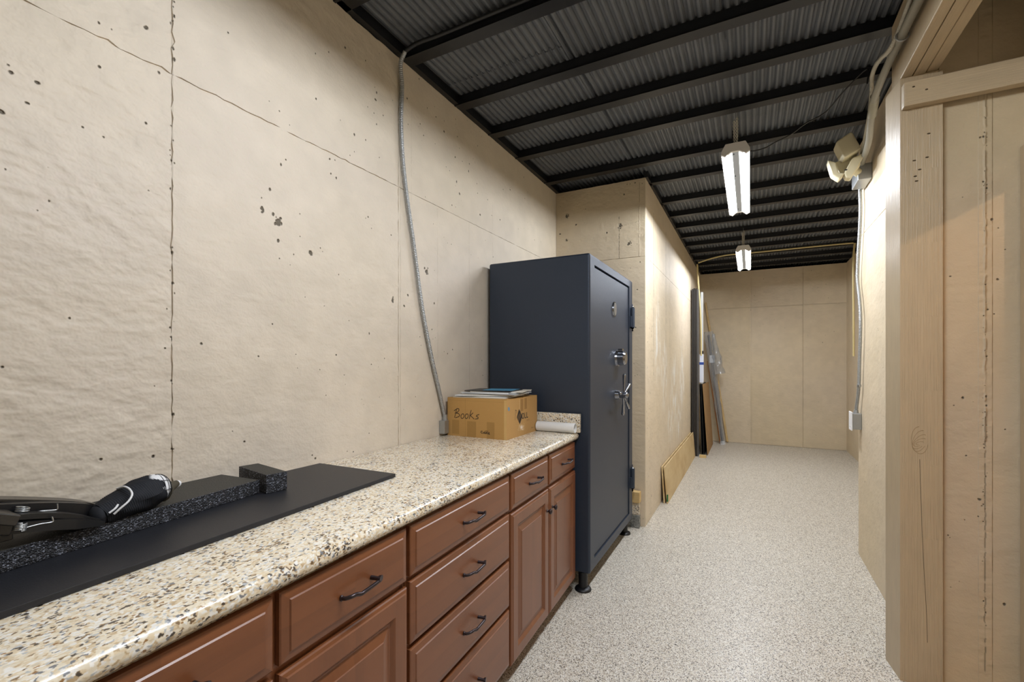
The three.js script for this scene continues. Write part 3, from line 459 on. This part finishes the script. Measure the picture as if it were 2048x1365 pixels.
  const e = ax[4]; mesh('handle_end', new THREE.SphereGeometry(.039, 24, 16).scale(1, .9, .85).translate(e.x, e.y + .002, e.z - .003), M.white, t);
  const net = []; for (let k = 0; k < 9; k++) { const a = k / 9 * Math.PI * 2, P = []; for (let i = 0; i <= 6; i++) { const b = i / 6 * 1.15, rr = .0405 * Math.cos(b); P.push(V(e.x + rr * Math.cos(a), e.y + .002 + rr * .9 * Math.sin(a), e.z - .003 - .035 * Math.sin(b))); } net.push(tube(P, .0007, 12, 4)); } for (const b of [.25, .55, .85]) net.push(new THREE.TorusGeometry(.0405 * Math.cos(b), .0007, 4, 28).scale(1, .86, 1).translate(e.x, e.y + .002, e.z - .003 - .035 * Math.sin(b)));
  mesh('mesh_weave', net, M.netCloth, t);
  const tip = onx(338, 976, -1.292), tip2 = onx(354, 967, -1.30); mesh('mesh_tail', [cyl(e.clone().add(V(0, -.004, -.02)), tip, .030, .015, 14), cyl(tip, tip2, .013, .008, 12)], std({ color: 0x4a4436, roughness: .8 }), t);
  mesh('tail_tip', new THREE.SphereGeometry(.010, 14, 10).scale(.7, .9, 1).translate(tip2.x, tip2.y - .002, tip2.z), M.white, t);
  const C = (u, v, X) => onx(u, v, X); mesh('cord', [tube([C(228, 1029, -1.216), C(240, 1018, -1.212), C(257, 1003, -1.212), C(264, 990, -1.218), C(260, 980, -1.232), C(248, 974, -1.252), C(234, 978, -1.272)], .0022, 40, 7), tube([C(218, 1027, -1.222), C(230, 1018, -1.222), C(236, 1010, -1.228)], .0022, 16, 7)], M.white, t);
}
// cardboard carton with papers
function canvasTex(w, h, draw) { const c = document.createElement('canvas'); c.width = w; c.height = h; const x = c.getContext('2d'); draw(x, w, h); const t = new THREE.CanvasTexture(c); t.colorSpace = THREE.SRGBColorSpace; return t; }
function kraft(x, w, h, base = '#b98f52') { x.fillStyle = base; x.fillRect(0, 0, w, h); const r = rng(w + h); for (let i = 0; i < 500; i++) { x.fillStyle = r() > .5 ? 'rgba(90,60,20,.05)' : 'rgba(255,230,180,.05)'; x.fillRect(r() * w, r() * h, 2 + r() * 30, 1 + r() * 2); } }
{ const x0 = -1.474, x1 = -1.105, z0 = -2.428, z1 = -2.053, H = .204, t = thing('cardboard_box', 'cardboard carton marked Books on the granite beside the safe', 'box', [(x0 + x1) / 2, .914, (z0 + z1) / 2]); const w = x1 - x0, d = z1 - z0;
  const front = canvasTex(720, 400, (x, W, Hh) => { kraft(x, W, Hh); x.fillStyle = 'rgba(120,85,35,.28)'; x.fillRect(60, 230, 90, 150); x.fillRect(250, 235, 110, 165); x.fillRect(490, 230, 90, 170); x.fillRect(225, 0, 4, 400); x.fillRect(0, 20, 720, 3); x.strokeStyle = '#3a2a18'; x.lineCap = 'round'; x.lineWidth = 8;
    const path = (P) => { x.beginPath(); P.forEach((p, i) => i ? x.lineTo(p[0], p[1]) : x.moveTo(p[0], p[1])); x.stroke(); };
    path([[116, 118], [104, 165], [92, 205]]); path([[86, 134], [124, 110], [146, 112], [148, 128], [124, 150], [104, 158], [140, 160], [158, 178], [146, 194], [104, 208]]);
    const oo = (cx, cy) => { x.beginPath(); x.ellipse(cx, cy, 18, 26, .4, 0, 7); x.stroke(); }; oo(192, 186); oo(244, 184);
    path([[300, 120], [286, 166], [278, 208]]); path([[322, 146], [290, 174], [336, 208]]); path([[396, 158], [368, 168], [364, 178], [386, 188], [384, 202], [352, 208]]);
    x.lineWidth = 7; path([[438, 330], [424, 328], [418, 342], [430, 350], [442, 346]]); path([[462, 336], [450, 340], [452, 350], [464, 348], [466, 336], [470, 352]]); path([[482, 320], [478, 350], [488, 346], [488, 338], [480, 340]]); path([[500, 320], [496, 354]]); path([[508, 346], [520, 342], [516, 336], [508, 342], [510, 354], [524, 354]]);
    x.fillStyle = 'rgba(235,205,150,.35)'; x.fillRect(690, 0, 30, 400); });
  const side = canvasTex(720, 400, (x, W, Hh) => { kraft(x, W, Hh, '#bd945a'); x.fillStyle = 'rgba(235,215,180,.25)'; x.fillRect(280, 0, 16, 150); x.fillStyle = 'rgba(110,75,30,.35)'; x.fillRect(300, 10, 70, 130); x.fillRect(400, 5, 60, 120);
    x.fillStyle = '#6f8ea6'; x.beginPath(); x.ellipse(40, 90, 24, 20, .6, 0, 7); x.fill();
    x.fillStyle = '#2e261e'; x.beginPath(); x.moveTo(270, 110); x.lineTo(350, 190); x.lineTo(290, 275); x.lineTo(215, 195); x.fill(); x.strokeStyle = '#b98f52'; x.lineWidth = 4; for (let k = 0; k < 6; k++) { x.beginPath(); x.moveTo(225 + k * 18, 190 - k * 10); x.lineTo(270 + k * 14, 240 - k * 14); x.stroke(); }
    x.strokeStyle = '#2e261e'; x.lineWidth = 5; x.beginPath(); x.moveTo(190, 110); x.lineTo(178, 220); x.moveTo(184, 120); x.quadraticCurveTo(230, 110, 205, 150); x.stroke(); x.fillStyle = '#2e261e'; x.font = 'bold 88px sans-serif'; x.fillText('OLL', 330, 225);
    x.fillStyle = 'rgba(80,50,25,.6)'; x.font = '26px sans-serif'; x.fillText('carton', 450, 258); x.font = '20px sans-serif'; x.strokeStyle = '#4b3320'; x.lineWidth = 3; x.beginPath(); x.moveTo(590, 340); x.bezierCurveTo(575, 335, 575, 360, 595, 352); x.lineTo(640, 346); x.stroke();
    const r = rng(4); for (let i = 0; i < 260; i++) { x.fillStyle = 'rgba(232,224,208,.28)'; const a = r() * 6.28, q = r() * r() * 110; x.fillRect(320 + Math.cos(a) * q, 310 + Math.sin(a) * q * .55, 3 + r() * 22, 2 + r() * 8); } });
  const card = canvasTex(256, 256, (x, W, Hh) => kraft(x, W, Hh)); const mats = [side, card, card, card, front, card].map(m => std({ map: m, roughness: .8 }));
  const face = (fw, fh) => new THREE.PlaneGeometry(fw, fh); const th = .004;
  const wall = (name, geo, mt) => mesh(name, geo, mt, t);
  wall('front_panel', new THREE.BoxGeometry(w, H, th).translate(0, H / 2, d / 2 - th / 2), [mats[1], mats[1], mats[1], mats[1], mats[4], mats[1]]);
  wall('back_panel', new THREE.BoxGeometry(w, H, th).translate(0, H / 2, -d / 2 + th / 2), mats[1]);
  wall('side_panel', new THREE.BoxGeometry(th, H, d - 2 * th).translate(w / 2 - th / 2, H / 2, 0), [mats[0], mats[1], mats[1], mats[1], mats[1], mats[1]]);
  wall('side_panel', new THREE.BoxGeometry(th, H, d - 2 * th).translate(-w / 2 + th / 2, H / 2, 0), mats[1]);
  wall('bottom_panel', new THREE.BoxGeometry(w - 2 * th, th, d - 2 * th).translate(0, th / 2, 0), mats[1]);
  for (const [a, b, tilt] of [[-d / 2, -.004, .012], [.004, d / 2, 0]]) wall('top_flap', tri(new THREE.BoxGeometry(w, .004, b - a).translate(0, H + .002, (a + b) / 2)), mats[1]);
}
{ const r = rng(58), kinds = [['white', 0xe6e6e4, 'white paper document in the pile on the carton'], ['cream', 0xd9d2c4, 'cream paper folder in the pile on the carton'], ['grey', 0xc6c9cc, 'pale grey magazine in the pile on the carton']]; let y = .914 + .204 + .0048;
  const list = [1, 0, 2, 0, 1, 0, 2, 0, 0, 1]; const sheet = (w, d, th, bend) => { const g = new THREE.BoxGeometry(w, th, d, 10, 1, 4), p = g.attributes.position; for (let i = 0; i < p.count; i++) { const q = p.getX(i) / w * 2; p.setY(i, p.getY(i) + bend * q * q); } g.computeVertexNormals(); return g; };
  list.forEach((k, i) => { const th = .0022 + .0016 * r(), w = .28 + .05 * r(), d = .215 + .03 * r(); const m = mesh('paper', sheet(w, d, th, 0), std({ color: kinds[k][1], roughness: .6 })); m.position.set(-1.29 + .012 * i * (.4 + r() * .4) - .02 + (r() - .5) * .04, y + th / 2, -2.19 - .006 * i + (r() - .5) * .03); m.rotation.y = (r() - .5) * .30 + .10; y += th + .0003; tag(m, kinds[k][2] + ', ' + ['lowest of all', 'second from the bottom', 'third from the bottom', 'fourth from the bottom', 'fifth from the bottom', 'sixth from the bottom', 'seventh from the bottom', 'eighth from the bottom', 'ninth from the bottom', 'just under the dark magazine'][i], 'paper', 'papers piled on the carton'); });
  { const m = mesh('magazine', sheet(.27, .20, .004, 0), std({ color: 0x1c2026, roughness: .35 })); m.position.set(-1.275, y + .002, -2.22); m.rotation.y = .12; y += .0044; tag(m, 'dark covered magazine lying near the top of the paper pile', 'magazine'); }
  { const m = mesh('brochure', sheet(.17, .15, .0016, 0), std({ color: 0x5fa3c8, roughness: .3 })); m.position.set(-1.235, y + .0008, -2.235); m.rotation.y = .2; y += .002; tag(m, 'bright blue brochure on top of the paper pile', 'brochure'); }
}
{ const t = thing('paper_roll', 'white rolled paper tube lying against the granite end splash', 'paper roll', [-1.1, .914 + .029, -2.425]);
  const P = []; for (let k = 0; k <= 64; k++) { const a = k / 64 * Math.PI * 2 * 2.15, rr = .0285 - .0022 * (k / 64) * 2; P.push([rr * Math.cos(a + .9), rr * Math.sin(a + .9)]); } const Q = P.map(([x, y]) => { const l = Math.hypot(x, y); return [x * (l - .0009) / l, y * (l - .0009) / l]; }).reverse();
  mesh('sheet', extrude([...P, ...Q], .232).rotateY(Math.PI / 2), std({ color: 0xe8e8e6, roughness: .55, side: THREE.DoubleSide }), t);
}
// ---------------------------------------------------------------- wiring on the left wall
M.galv = std({ color: 0xaeb1b2, roughness: .35, metalness: .75 });
M.blackPaint = std({ color: 0x121314, roughness: .4 });
{ const t = thing('flexible_conduit', 'ribbed metal conduit hanging down the left wall to a steel box behind the carton', 'conduit', [0, 0, 0]);
  const W = (u, v, x = -1.484) => onx(u, v, x);
  const J = V(-1.43, 2.772, -1.655);
  mesh('metal_sleeve', ribbed([J, V(-1.468, 2.735, -1.668), W(804, 170), W(802, 240), W(805, 310), W(812, 380), W(826, 480), W(845, 620), W(862, 710), W(880, 790), W(889, 832)], .0095, .0085, .13, 10), M.galv, t);
  mesh('painted_run', tube([J, V(-1.37, 2.79, -1.66), V(-1.25, 2.806, -1.683), V(-1.0, 2.812, -1.690), V(-.5, 2.810, -1.690), V(0, 2.812, -1.690), V(.5, 2.81, -1.690)], .0095, 60, 10), M.blackPaint, t);
  const b = W(890, 836); mesh('connector', cyl(V(b.x, b.y + .018, b.z), V(b.x, b.y - .02, b.z), .013, .016, 14), M.galv, t);
  const bxg = new THREE.Group(); mesh('outlet_box', bx(-1.499, -1.462, .925, .998, -2.050, -2.008, .004), M.galv, t);
}
// ---------------------------------------------------------------- passage: right-hand wall
{ const t = thing('outlet_box', 'grey steel outlet box with a white cover plate at the end of the right wall', 'outlet', [XR, .862, -3.80]);
  mesh('box', tri(new RoundedBoxGeometry(.05, .108, .075, 2, .004).translate(-.025, .054, 0)), M.galv, t);
  const plate = mesh('cover_plate', tri(new RoundedBoxGeometry(.008, .125, .088, 2, .003).translate(-.054, .054, -.004)), M.white, t); mesh('screw', new THREE.SphereGeometry(.004, 8, 6).scale(.4, 1, 1).translate(-.058, .015, -.004), M.steel, plate);
  for (const y of [.028, .078]) mesh('knockout', new THREE.CylinderGeometry(.013, .013, .003, 20).rotateX(Math.PI / 2).translate(-.022, y, .037), M.galv, t);
}
{ const t = thing('wall_conduit', 'ribbed metal conduit dropping down the right wall to the outlet box', 'conduit', [0, 0, 0]); const W = (u, v, x = .638) => onx(u, v, x);
  mesh('metal_sleeve', ribbed([V(.632, 2.505, -3.60), W(1721, 350), W(1720, 375), W(1721, 420), W(1719, 470), W(1716, 520), W(1715, 560), W(1719, 600), W(1721, 640), W(1719, 720), W(1717, 780), V(.634, .985, -3.80)], .0095, .0085, .13, 10), M.galv, t);
  for (const [u, v] of [[1721, 378], [1718, 772]]) { const p = W(u, v); mesh('strap', new THREE.CylinderGeometry(.0125, .0125, .014, 14).translate(p.x, p.y, p.z), M.steel, t); }
  mesh('connector', cyl(V(.634, .99, -3.80), V(.634, .968, -3.80), .013, .016, 14), M.galv, t);
}
M.ivory = std({ color: 0xcfc6a6, roughness: .5 });
{ const t = thing('flood_light', 'ivory twin-head flood light with sensor under a grey box on the right wall', 'flood light', [0, 0, 0]);
  mesh('mounting_box', bx(.588, XR, 2.435, 2.535, -3.66, -3.47, .006), M.galv, t);
  const Z = -3.35, P = (u, v, z = Z) => onz(u, v, z);
  const plate = (pts, z, th, mat, name) => { const q = pts.map(([u, v]) => P(u, v, z)); const s = q.map(p => [p.x, p.y]); let A = 0; for (let i = 0; i < s.length; i++) { const j = (i + 1) % s.length; A += s[i][0] * s[j][1] - s[j][0] * s[i][1]; } if (A < 0) s.reverse(); const g = extrude(s, th, .006); g.translate(0, 0, z - th); return mesh(name, tri(g), mat, t); };
  const round = (pts, k) => { const o = []; const n = pts.length; for (let i = 0; i < n; i++) { const a = pts[(i + n - 1) % n], b = pts[i], c = pts[(i + 1) % n]; o.push([mix(b[0], a[0], k), mix(b[1], a[1], k)], [mix(b[0], (a[0] + c[0]) / 2, k * .42), mix(b[1], (a[1] + c[1]) / 2, k * .42)], [mix(b[0], c[0], k), mix(b[1], c[1], k)]); } return o; };
  plate(round([[1671, 285], [1703, 263], [1723, 297], [1688, 318]], .14), -3.30, .10, M.ivory, 'lamp_head');
  plate(round([[1734, 302], [1703, 318], [1688, 347], [1692, 356], [1703, 357]], .16), -3.33, .05, M.ivory, 'lamp_shield');
  plate(round([[1655, 321], [1671, 325], [1677, 346], [1690, 347], [1679, 359], [1664, 350]], .14), -3.33, .06, M.ivory, 'sensor_hood');
  plate(round([[1668, 326], [1690, 318], [1712, 310], [1722, 330], [1696, 350], [1680, 348]], .12), -3.385, .05, M.ivory, 'lamp_body');
  mesh('swivel_arm', cyl(V(.545, 2.50, -3.43), V(.60, 2.49, -3.50), .022, .026, 16), M.ivory, t);
  mesh('screw', new THREE.SphereGeometry(.007, 8, 6).scale(1.4, .6, .3).translate(P(1692, 340, -3.325).x, P(1692, 340, -3.325).y, -3.325), M.dark, t);
}
{ const t = thing('rigid_conduit', 'grey plastic pipe running along the header and bending down to the flood light', 'pipe', [0, 0, 0]);
  mesh('pipe', tube([V(.524, 2.583, .9), V(.524, 2.583, -1.0), V(.524, 2.583, -2.0), V(.522, 2.581, -2.60), onx(1747, 205, .530), onx(1741, 250, .552), onx(1738, 280, .575), V(.612, 2.537, -3.50)], .0155, 90, 14), std({ color: 0x8f8b7d, roughness: .5 }), t);
  mesh('coupling', cyl(onx(1750, 192, .5285), onx(1744, 232, .541), .0195, .0195, 14), std({ color: 0x97927f, roughness: .5 }), t);
}
{ const t = thing('armoured_cable', 'pale ribbed cable looping off the header down to the flood light box', 'cable', [0, 0, 0]);
  mesh('metal_sleeve', ribbed([V(.515, 2.625, -1.6), V(.512, 2.625, -2.05), onx(1796, 65, .51), onx(1782, 95, .50), onx(1762, 117, .50), onx(1750, 135, .51), onx(1744, 155, .52), onx(1743, 185, .53), onx(1740, 220, .545), onx(1734, 255, .565), V(.607, 2.537, -3.54)], .0085, .008, .12, 10), std({ color: 0xbdb8a8, roughness: .4, metalness: .3 }), t);
  for (const [u, v] of [[1800, 62], [1780, 97]]) { const p = onx(u, v, .515); mesh('clip', new THREE.TorusGeometry(.02, .0035, 6, 16).translate(p.x + .008, p.y - .02, p.z), M.galv, t); }
}
{ const a = onz(1481, 304, -2.96); tag(mesh('power_cord', tube([V(-.05, 2.575, -2.95), onz(1500, 302, -2.96), onz(1530, 296, -2.96), onz(1550, 285, -2.96), onz(1580, 270, -2.96), onz(1610, 248, -2.97), onz(1650, 225, -3.0), onz(1690, 180, -2.93), onz(1735, 138, -2.86), V(.52, 2.71, -2.84)], .0035, 80, 7), M.blackPaint), 'thin black cord strung from the shop light to the header', 'cord'); }
{ const t = thing('ceiling_fixture', 'white round fixture on the header above the pipe, mostly out of view', 'fixture', [.455, 2.675, -2.02]); mesh('dish', new THREE.LatheGeometry([[0, -.012], [.04, -.010], [.06, 0], [.062, .02], [.03, .05], [.012, .06], [.012, .11], [0, .11]].map(p => new THREE.Vector2(...p)), 28), M.white, t); mesh('stem', cyl(V(0, .1, 0), V(.095, .1, 0), .01, .01, 10), M.galv, t); }

// ---------------------------------------------------------------- passage: stored boards and offcuts
M.pine = std({ map: sized(woodTex(23, [214, 186, 132], [190, 152, 92], 512, 512, 3, 18, .9), .6), roughness: .6 });
M.ply = std({ map: sized(woodTex(24, [208, 184, 138], [182, 148, 98], 512, 512, 5, 5, 1.0), 1.3, .7), roughness: .6 });
M.card = std({ map: sized(tex(256, 256, (() => { const n = noiseMaker(88); return (x, y, o) => { const k = 1 + .12 * (n.fbm(x * .03, y * .03, 3) - .5); o[0] = 160 * k; o[1] = 124 * k; o[2] = 78 * k; }; })()), .8), roughness: .85 });
function lean(name, label, z0, z1, h, th, xb, xt, mat, parts) {   // board on edge leaning on the passage wall
  const t = thing(name, label, 'board', [xb, 0, z0]); const L = z0 - z1, a = Math.asin((xb - xt) / h); const g = new THREE.Group();
  const ge = new RoundedBoxGeometry(th, h, L, 1, .002).translate(-th / 2, h / 2, -L / 2); tri(ge, false); ge.rotateZ(a); mesh('sheet', ge, mat, t); return t;
}
{ const t = lean('plywood_board', 'long plywood strip on edge leaning against the passage wall, outer of the pair', -4.40, -6.78, .338, .012, -.672, -.700, M.ply);
  mesh('green_mark', bx(-.0125, .0012, .02, .085, -.005, .0015), std({ color: 0x2f6b3c, roughness: .7 }), t).userData.label = 'green painted mark'; }
lean('plywood_board', 'long plywood strip on edge between its twin and the passage wall', -4.40, -6.72, .342, .012, -.700, -.722, M.ply);
// offcuts beside the safe at the foot of the thick wall
tag(mesh('pine_block', tri(new RoundedBoxGeometry(.22, .085, .06, 2, .003).translate(-.767 - .11, .205 + .0425, -3.652)), M.pine), 'pale pine board end resting on the granite offcut behind the safe', 'board');
tag(mesh('granite_offcut', bx(-.99, -.776, .100, .205, -3.69, -3.655, .002), M.granite), 'speckled granite offcut between the pine board and the grey slab', 'stone');
tag(mesh('concrete_offcut', tri(new RoundedBoxGeometry(.21, .099, .05, 2, .003).translate(-.985 + .105, .05, -3.668)), std({ color: 0xa9aaa4, roughness: .85, map: floorBump })), 'grey stone slab on the floor under the granite offcut', 'stone');
// dark trim lengths
M.trimDark = std({ color: 0x2f2c2a, roughness: .42, metalness: .25 }); M.trimGrey = std({ color: 0x5c5d60, roughness: .3, metalness: .4 }); M.trimBlack = std({ color: 0x24211f, roughness: .6 });
[[-.722, -.702, .012, M.trimBlack, 2.33], [-.700, -.678, .018, M.trimDark, 2.34], [-.676, -.652, .022, M.trimDark, 2.335], [-.650, -.632, .026, M.trimGrey, 2.32]].forEach(([a, b, dz, m, h], i) => {
  const t = thing('metal_trim', ['black metal trim length flat against the passage wall', 'charcoal trim length second from the passage wall', 'charcoal trim length third from the passage wall', 'grey trim length on the open side of the charcoal ones'][i], 'trim', [a, 0, -6.80], 0, 'trim lengths stood upright past the plywood');
  mesh('strip', tri(extrude([[0, 0], [b - a, 0], [b - a, -.012], [(b - a) * .6, -.02], [(b - a) * .6, -.11], [0, -.11]].map(p => [p[0], -p[1] * 1]).map(p => [p[0], p[1]]), h, .002).rotateX(-Math.PI / 2).translate(0, .002, 0)), m, t);
});
{ const t = thing('wood_block', 'small tan wood block on the floor in front of the dark panels', 'block', [-.615, 0, -6.75]); mesh('block', tri(new RoundedBoxGeometry(.085, .036, .05, 2, .003).translate(.042, .018, 0)), M.pine, t); }
for (const [xb, xt, lab] of [[-.600, -.632, 'thin black panel leaning next to the grey trim'], [-.572, -.612, 'thin black panel leaning just inside the cardboard sheet']]) { const t = lean('black_panel', lab, -6.93, -7.75, 1.0, .006, xb, xt, M.trimBlack); t.userData.category = 'panel'; }
{ const t = lean('cardboard_sheet', 'large brown cardboard sheet leaning against the passage wall', -6.93, -7.95, 1.0, .005, -.525, -.590, M.card); t.userData.category = 'cardboard'; mesh('paper_scrap', bx(-.045, -.028, .62, .70, -.32, -.24), M.white, t).rotation.z = .12; }
{ const t = thing('white_tube', 'tall white square tube with a blue band behind the grey trim', 'tube', [-.604, 1.004, -6.965]); mesh('shaft', tri(new RoundedBoxGeometry(.034, 1.30, .034, 2, .004).translate(.0, .65, 0)), std({ color: 0xc9c9c4, roughness: .5 }), t);
  mesh('sleeve', tri(new RoundedBoxGeometry(.052, .40, .05, 2, .004).translate(-.004, .216, .002)), std({ color: 0xdfe2ec, roughness: .5 }), t).userData.label = 'white paper sleeve'; mesh('blue_band', bx(-.0315, .0235, .271, .306, -.0245, .0285), std({ color: 0x2b4a9a, roughness: .5 }), t); mesh('tape', bx(-.02, .018, .426, .466, -.02, .02), M.dark, t); }
M.pex = std({ color: 0xc9b883, roughness: .45 });
{ const t = thing('plastic_pipe', 'cream plastic pipe bent down both walls and strung across under the purlins', 'pipe', [0, 0, 0]); const Z = -6.86;
  mesh('drop', tube([onz(1394.5, 529, Z), onz(1397, 570, Z), onz(1400.5, 620, Z), onz(1402, 660, Z), onz(1402.5, 712, Z)], .011, 30, 10), M.pex, t);
  mesh('cross_run', tube([onz(1396.5, 526, Z), onz(1420, 518, Z), onz(1450, 511, Z), V(-.1, TOP - .012, Z), V(.3, TOP - .012, Z), V(.8, TOP - .012, Z), V(1.07, TOP - .014, Z), V(1.12, TOP - .016, Z)], .010, 50, 10), M.pex, t);
  mesh('drop', tube([V(1.135, TOP - .02, Z), onz(1708, 500, Z), onz(1706.5, 540, Z), onz(1707, 620, Z), onz(1707.5, 713, Z)], .011, 30, 10), M.pex, t);
}
{ const a = V(-.325, .0, -8.2), b = V(-.655, 2.30, -8.2); const t = thing('wood_stick', 'thin pine stick leaning in the back corner of the passage', 'stick', [0, 0, 0]); mesh('stick', bar(a.clone().add(V(0, .012, 0)), b, .028, .028, V(0, 0, 1)), M.pine, t); }
{ const a = V(-.50, .30, -8.05), b = V(-.60, 1.30, -8.09); const t = thing('amber_strip', 'amber brown wood strip leaning behind the wrapped rod', 'strip', [0, 0, 0]); mesh('strip', bar(V(-.43, .02, -8.06), V(-.62, 1.33, -8.15), .06, .012, V(1, 0, 0)), std({ map: M.pine.map, color: 0xc98a35, roughness: .5 }), t); }
{ const t = thing('wrapped_rod', 'grey rod wrapped in clear plastic film leaning in the back corner', 'rod', [0, 0, 0]); const a = V(-.385, .02, -7.98), b = V(-.60, 1.80, -7.98), q = k => a.clone().lerp(b, k);
  mesh('rod', cyl(a, q(.97), .018, .018, 12), M.trimGrey, t); mesh('rod_cap', cyl(a.clone().add(V(.002, -.018, 0)), q(.02), .04, .035, 14), M.white, t);
  M.film = phys({ color: 0xe6e8ea, roughness: .18, transmission: .82, thickness: 0, side: THREE.DoubleSide });
  const film = (f, w0, w1, k0, k1, seed) => { const n = 26, seg = 16, c = new THREE.LineCurve3(q(k0).add(V(f, 0, .02)), q(k1).add(V(f, 0, .02))), g = new THREE.TubeGeometry(c, n, 1, seg), p = g.attributes.position, o = V(), v = V(), N = noiseMaker(seed); for (let i = 0; i <= n; i++) { c.getPointAt(i / n, o); const r0 = mix(w0, w1, i / n); for (let j = 0; j <= seg; j++) { const id = i * (seg + 1) + j; v.fromBufferAttribute(p, id).sub(o).multiplyScalar(r0 * (.7 + .7 * N.val((j % seg) * .9, i * .45))).add(o); p.setXYZ(id, v.x, v.y, v.z); } } g.computeVertexNormals(); return g; };
  mesh('plastic_film', film(0, .032, .06, .0, 1.0, 4), M.film, t); mesh('loose_film', film(.075, .09, .02, .62, .98, 9), M.film, t); mesh('paper_label', bx(-.575, -.50, 1.30, 1.42, -7.94, -7.938), M.white, t);
}
renderer.render(scene, camera);
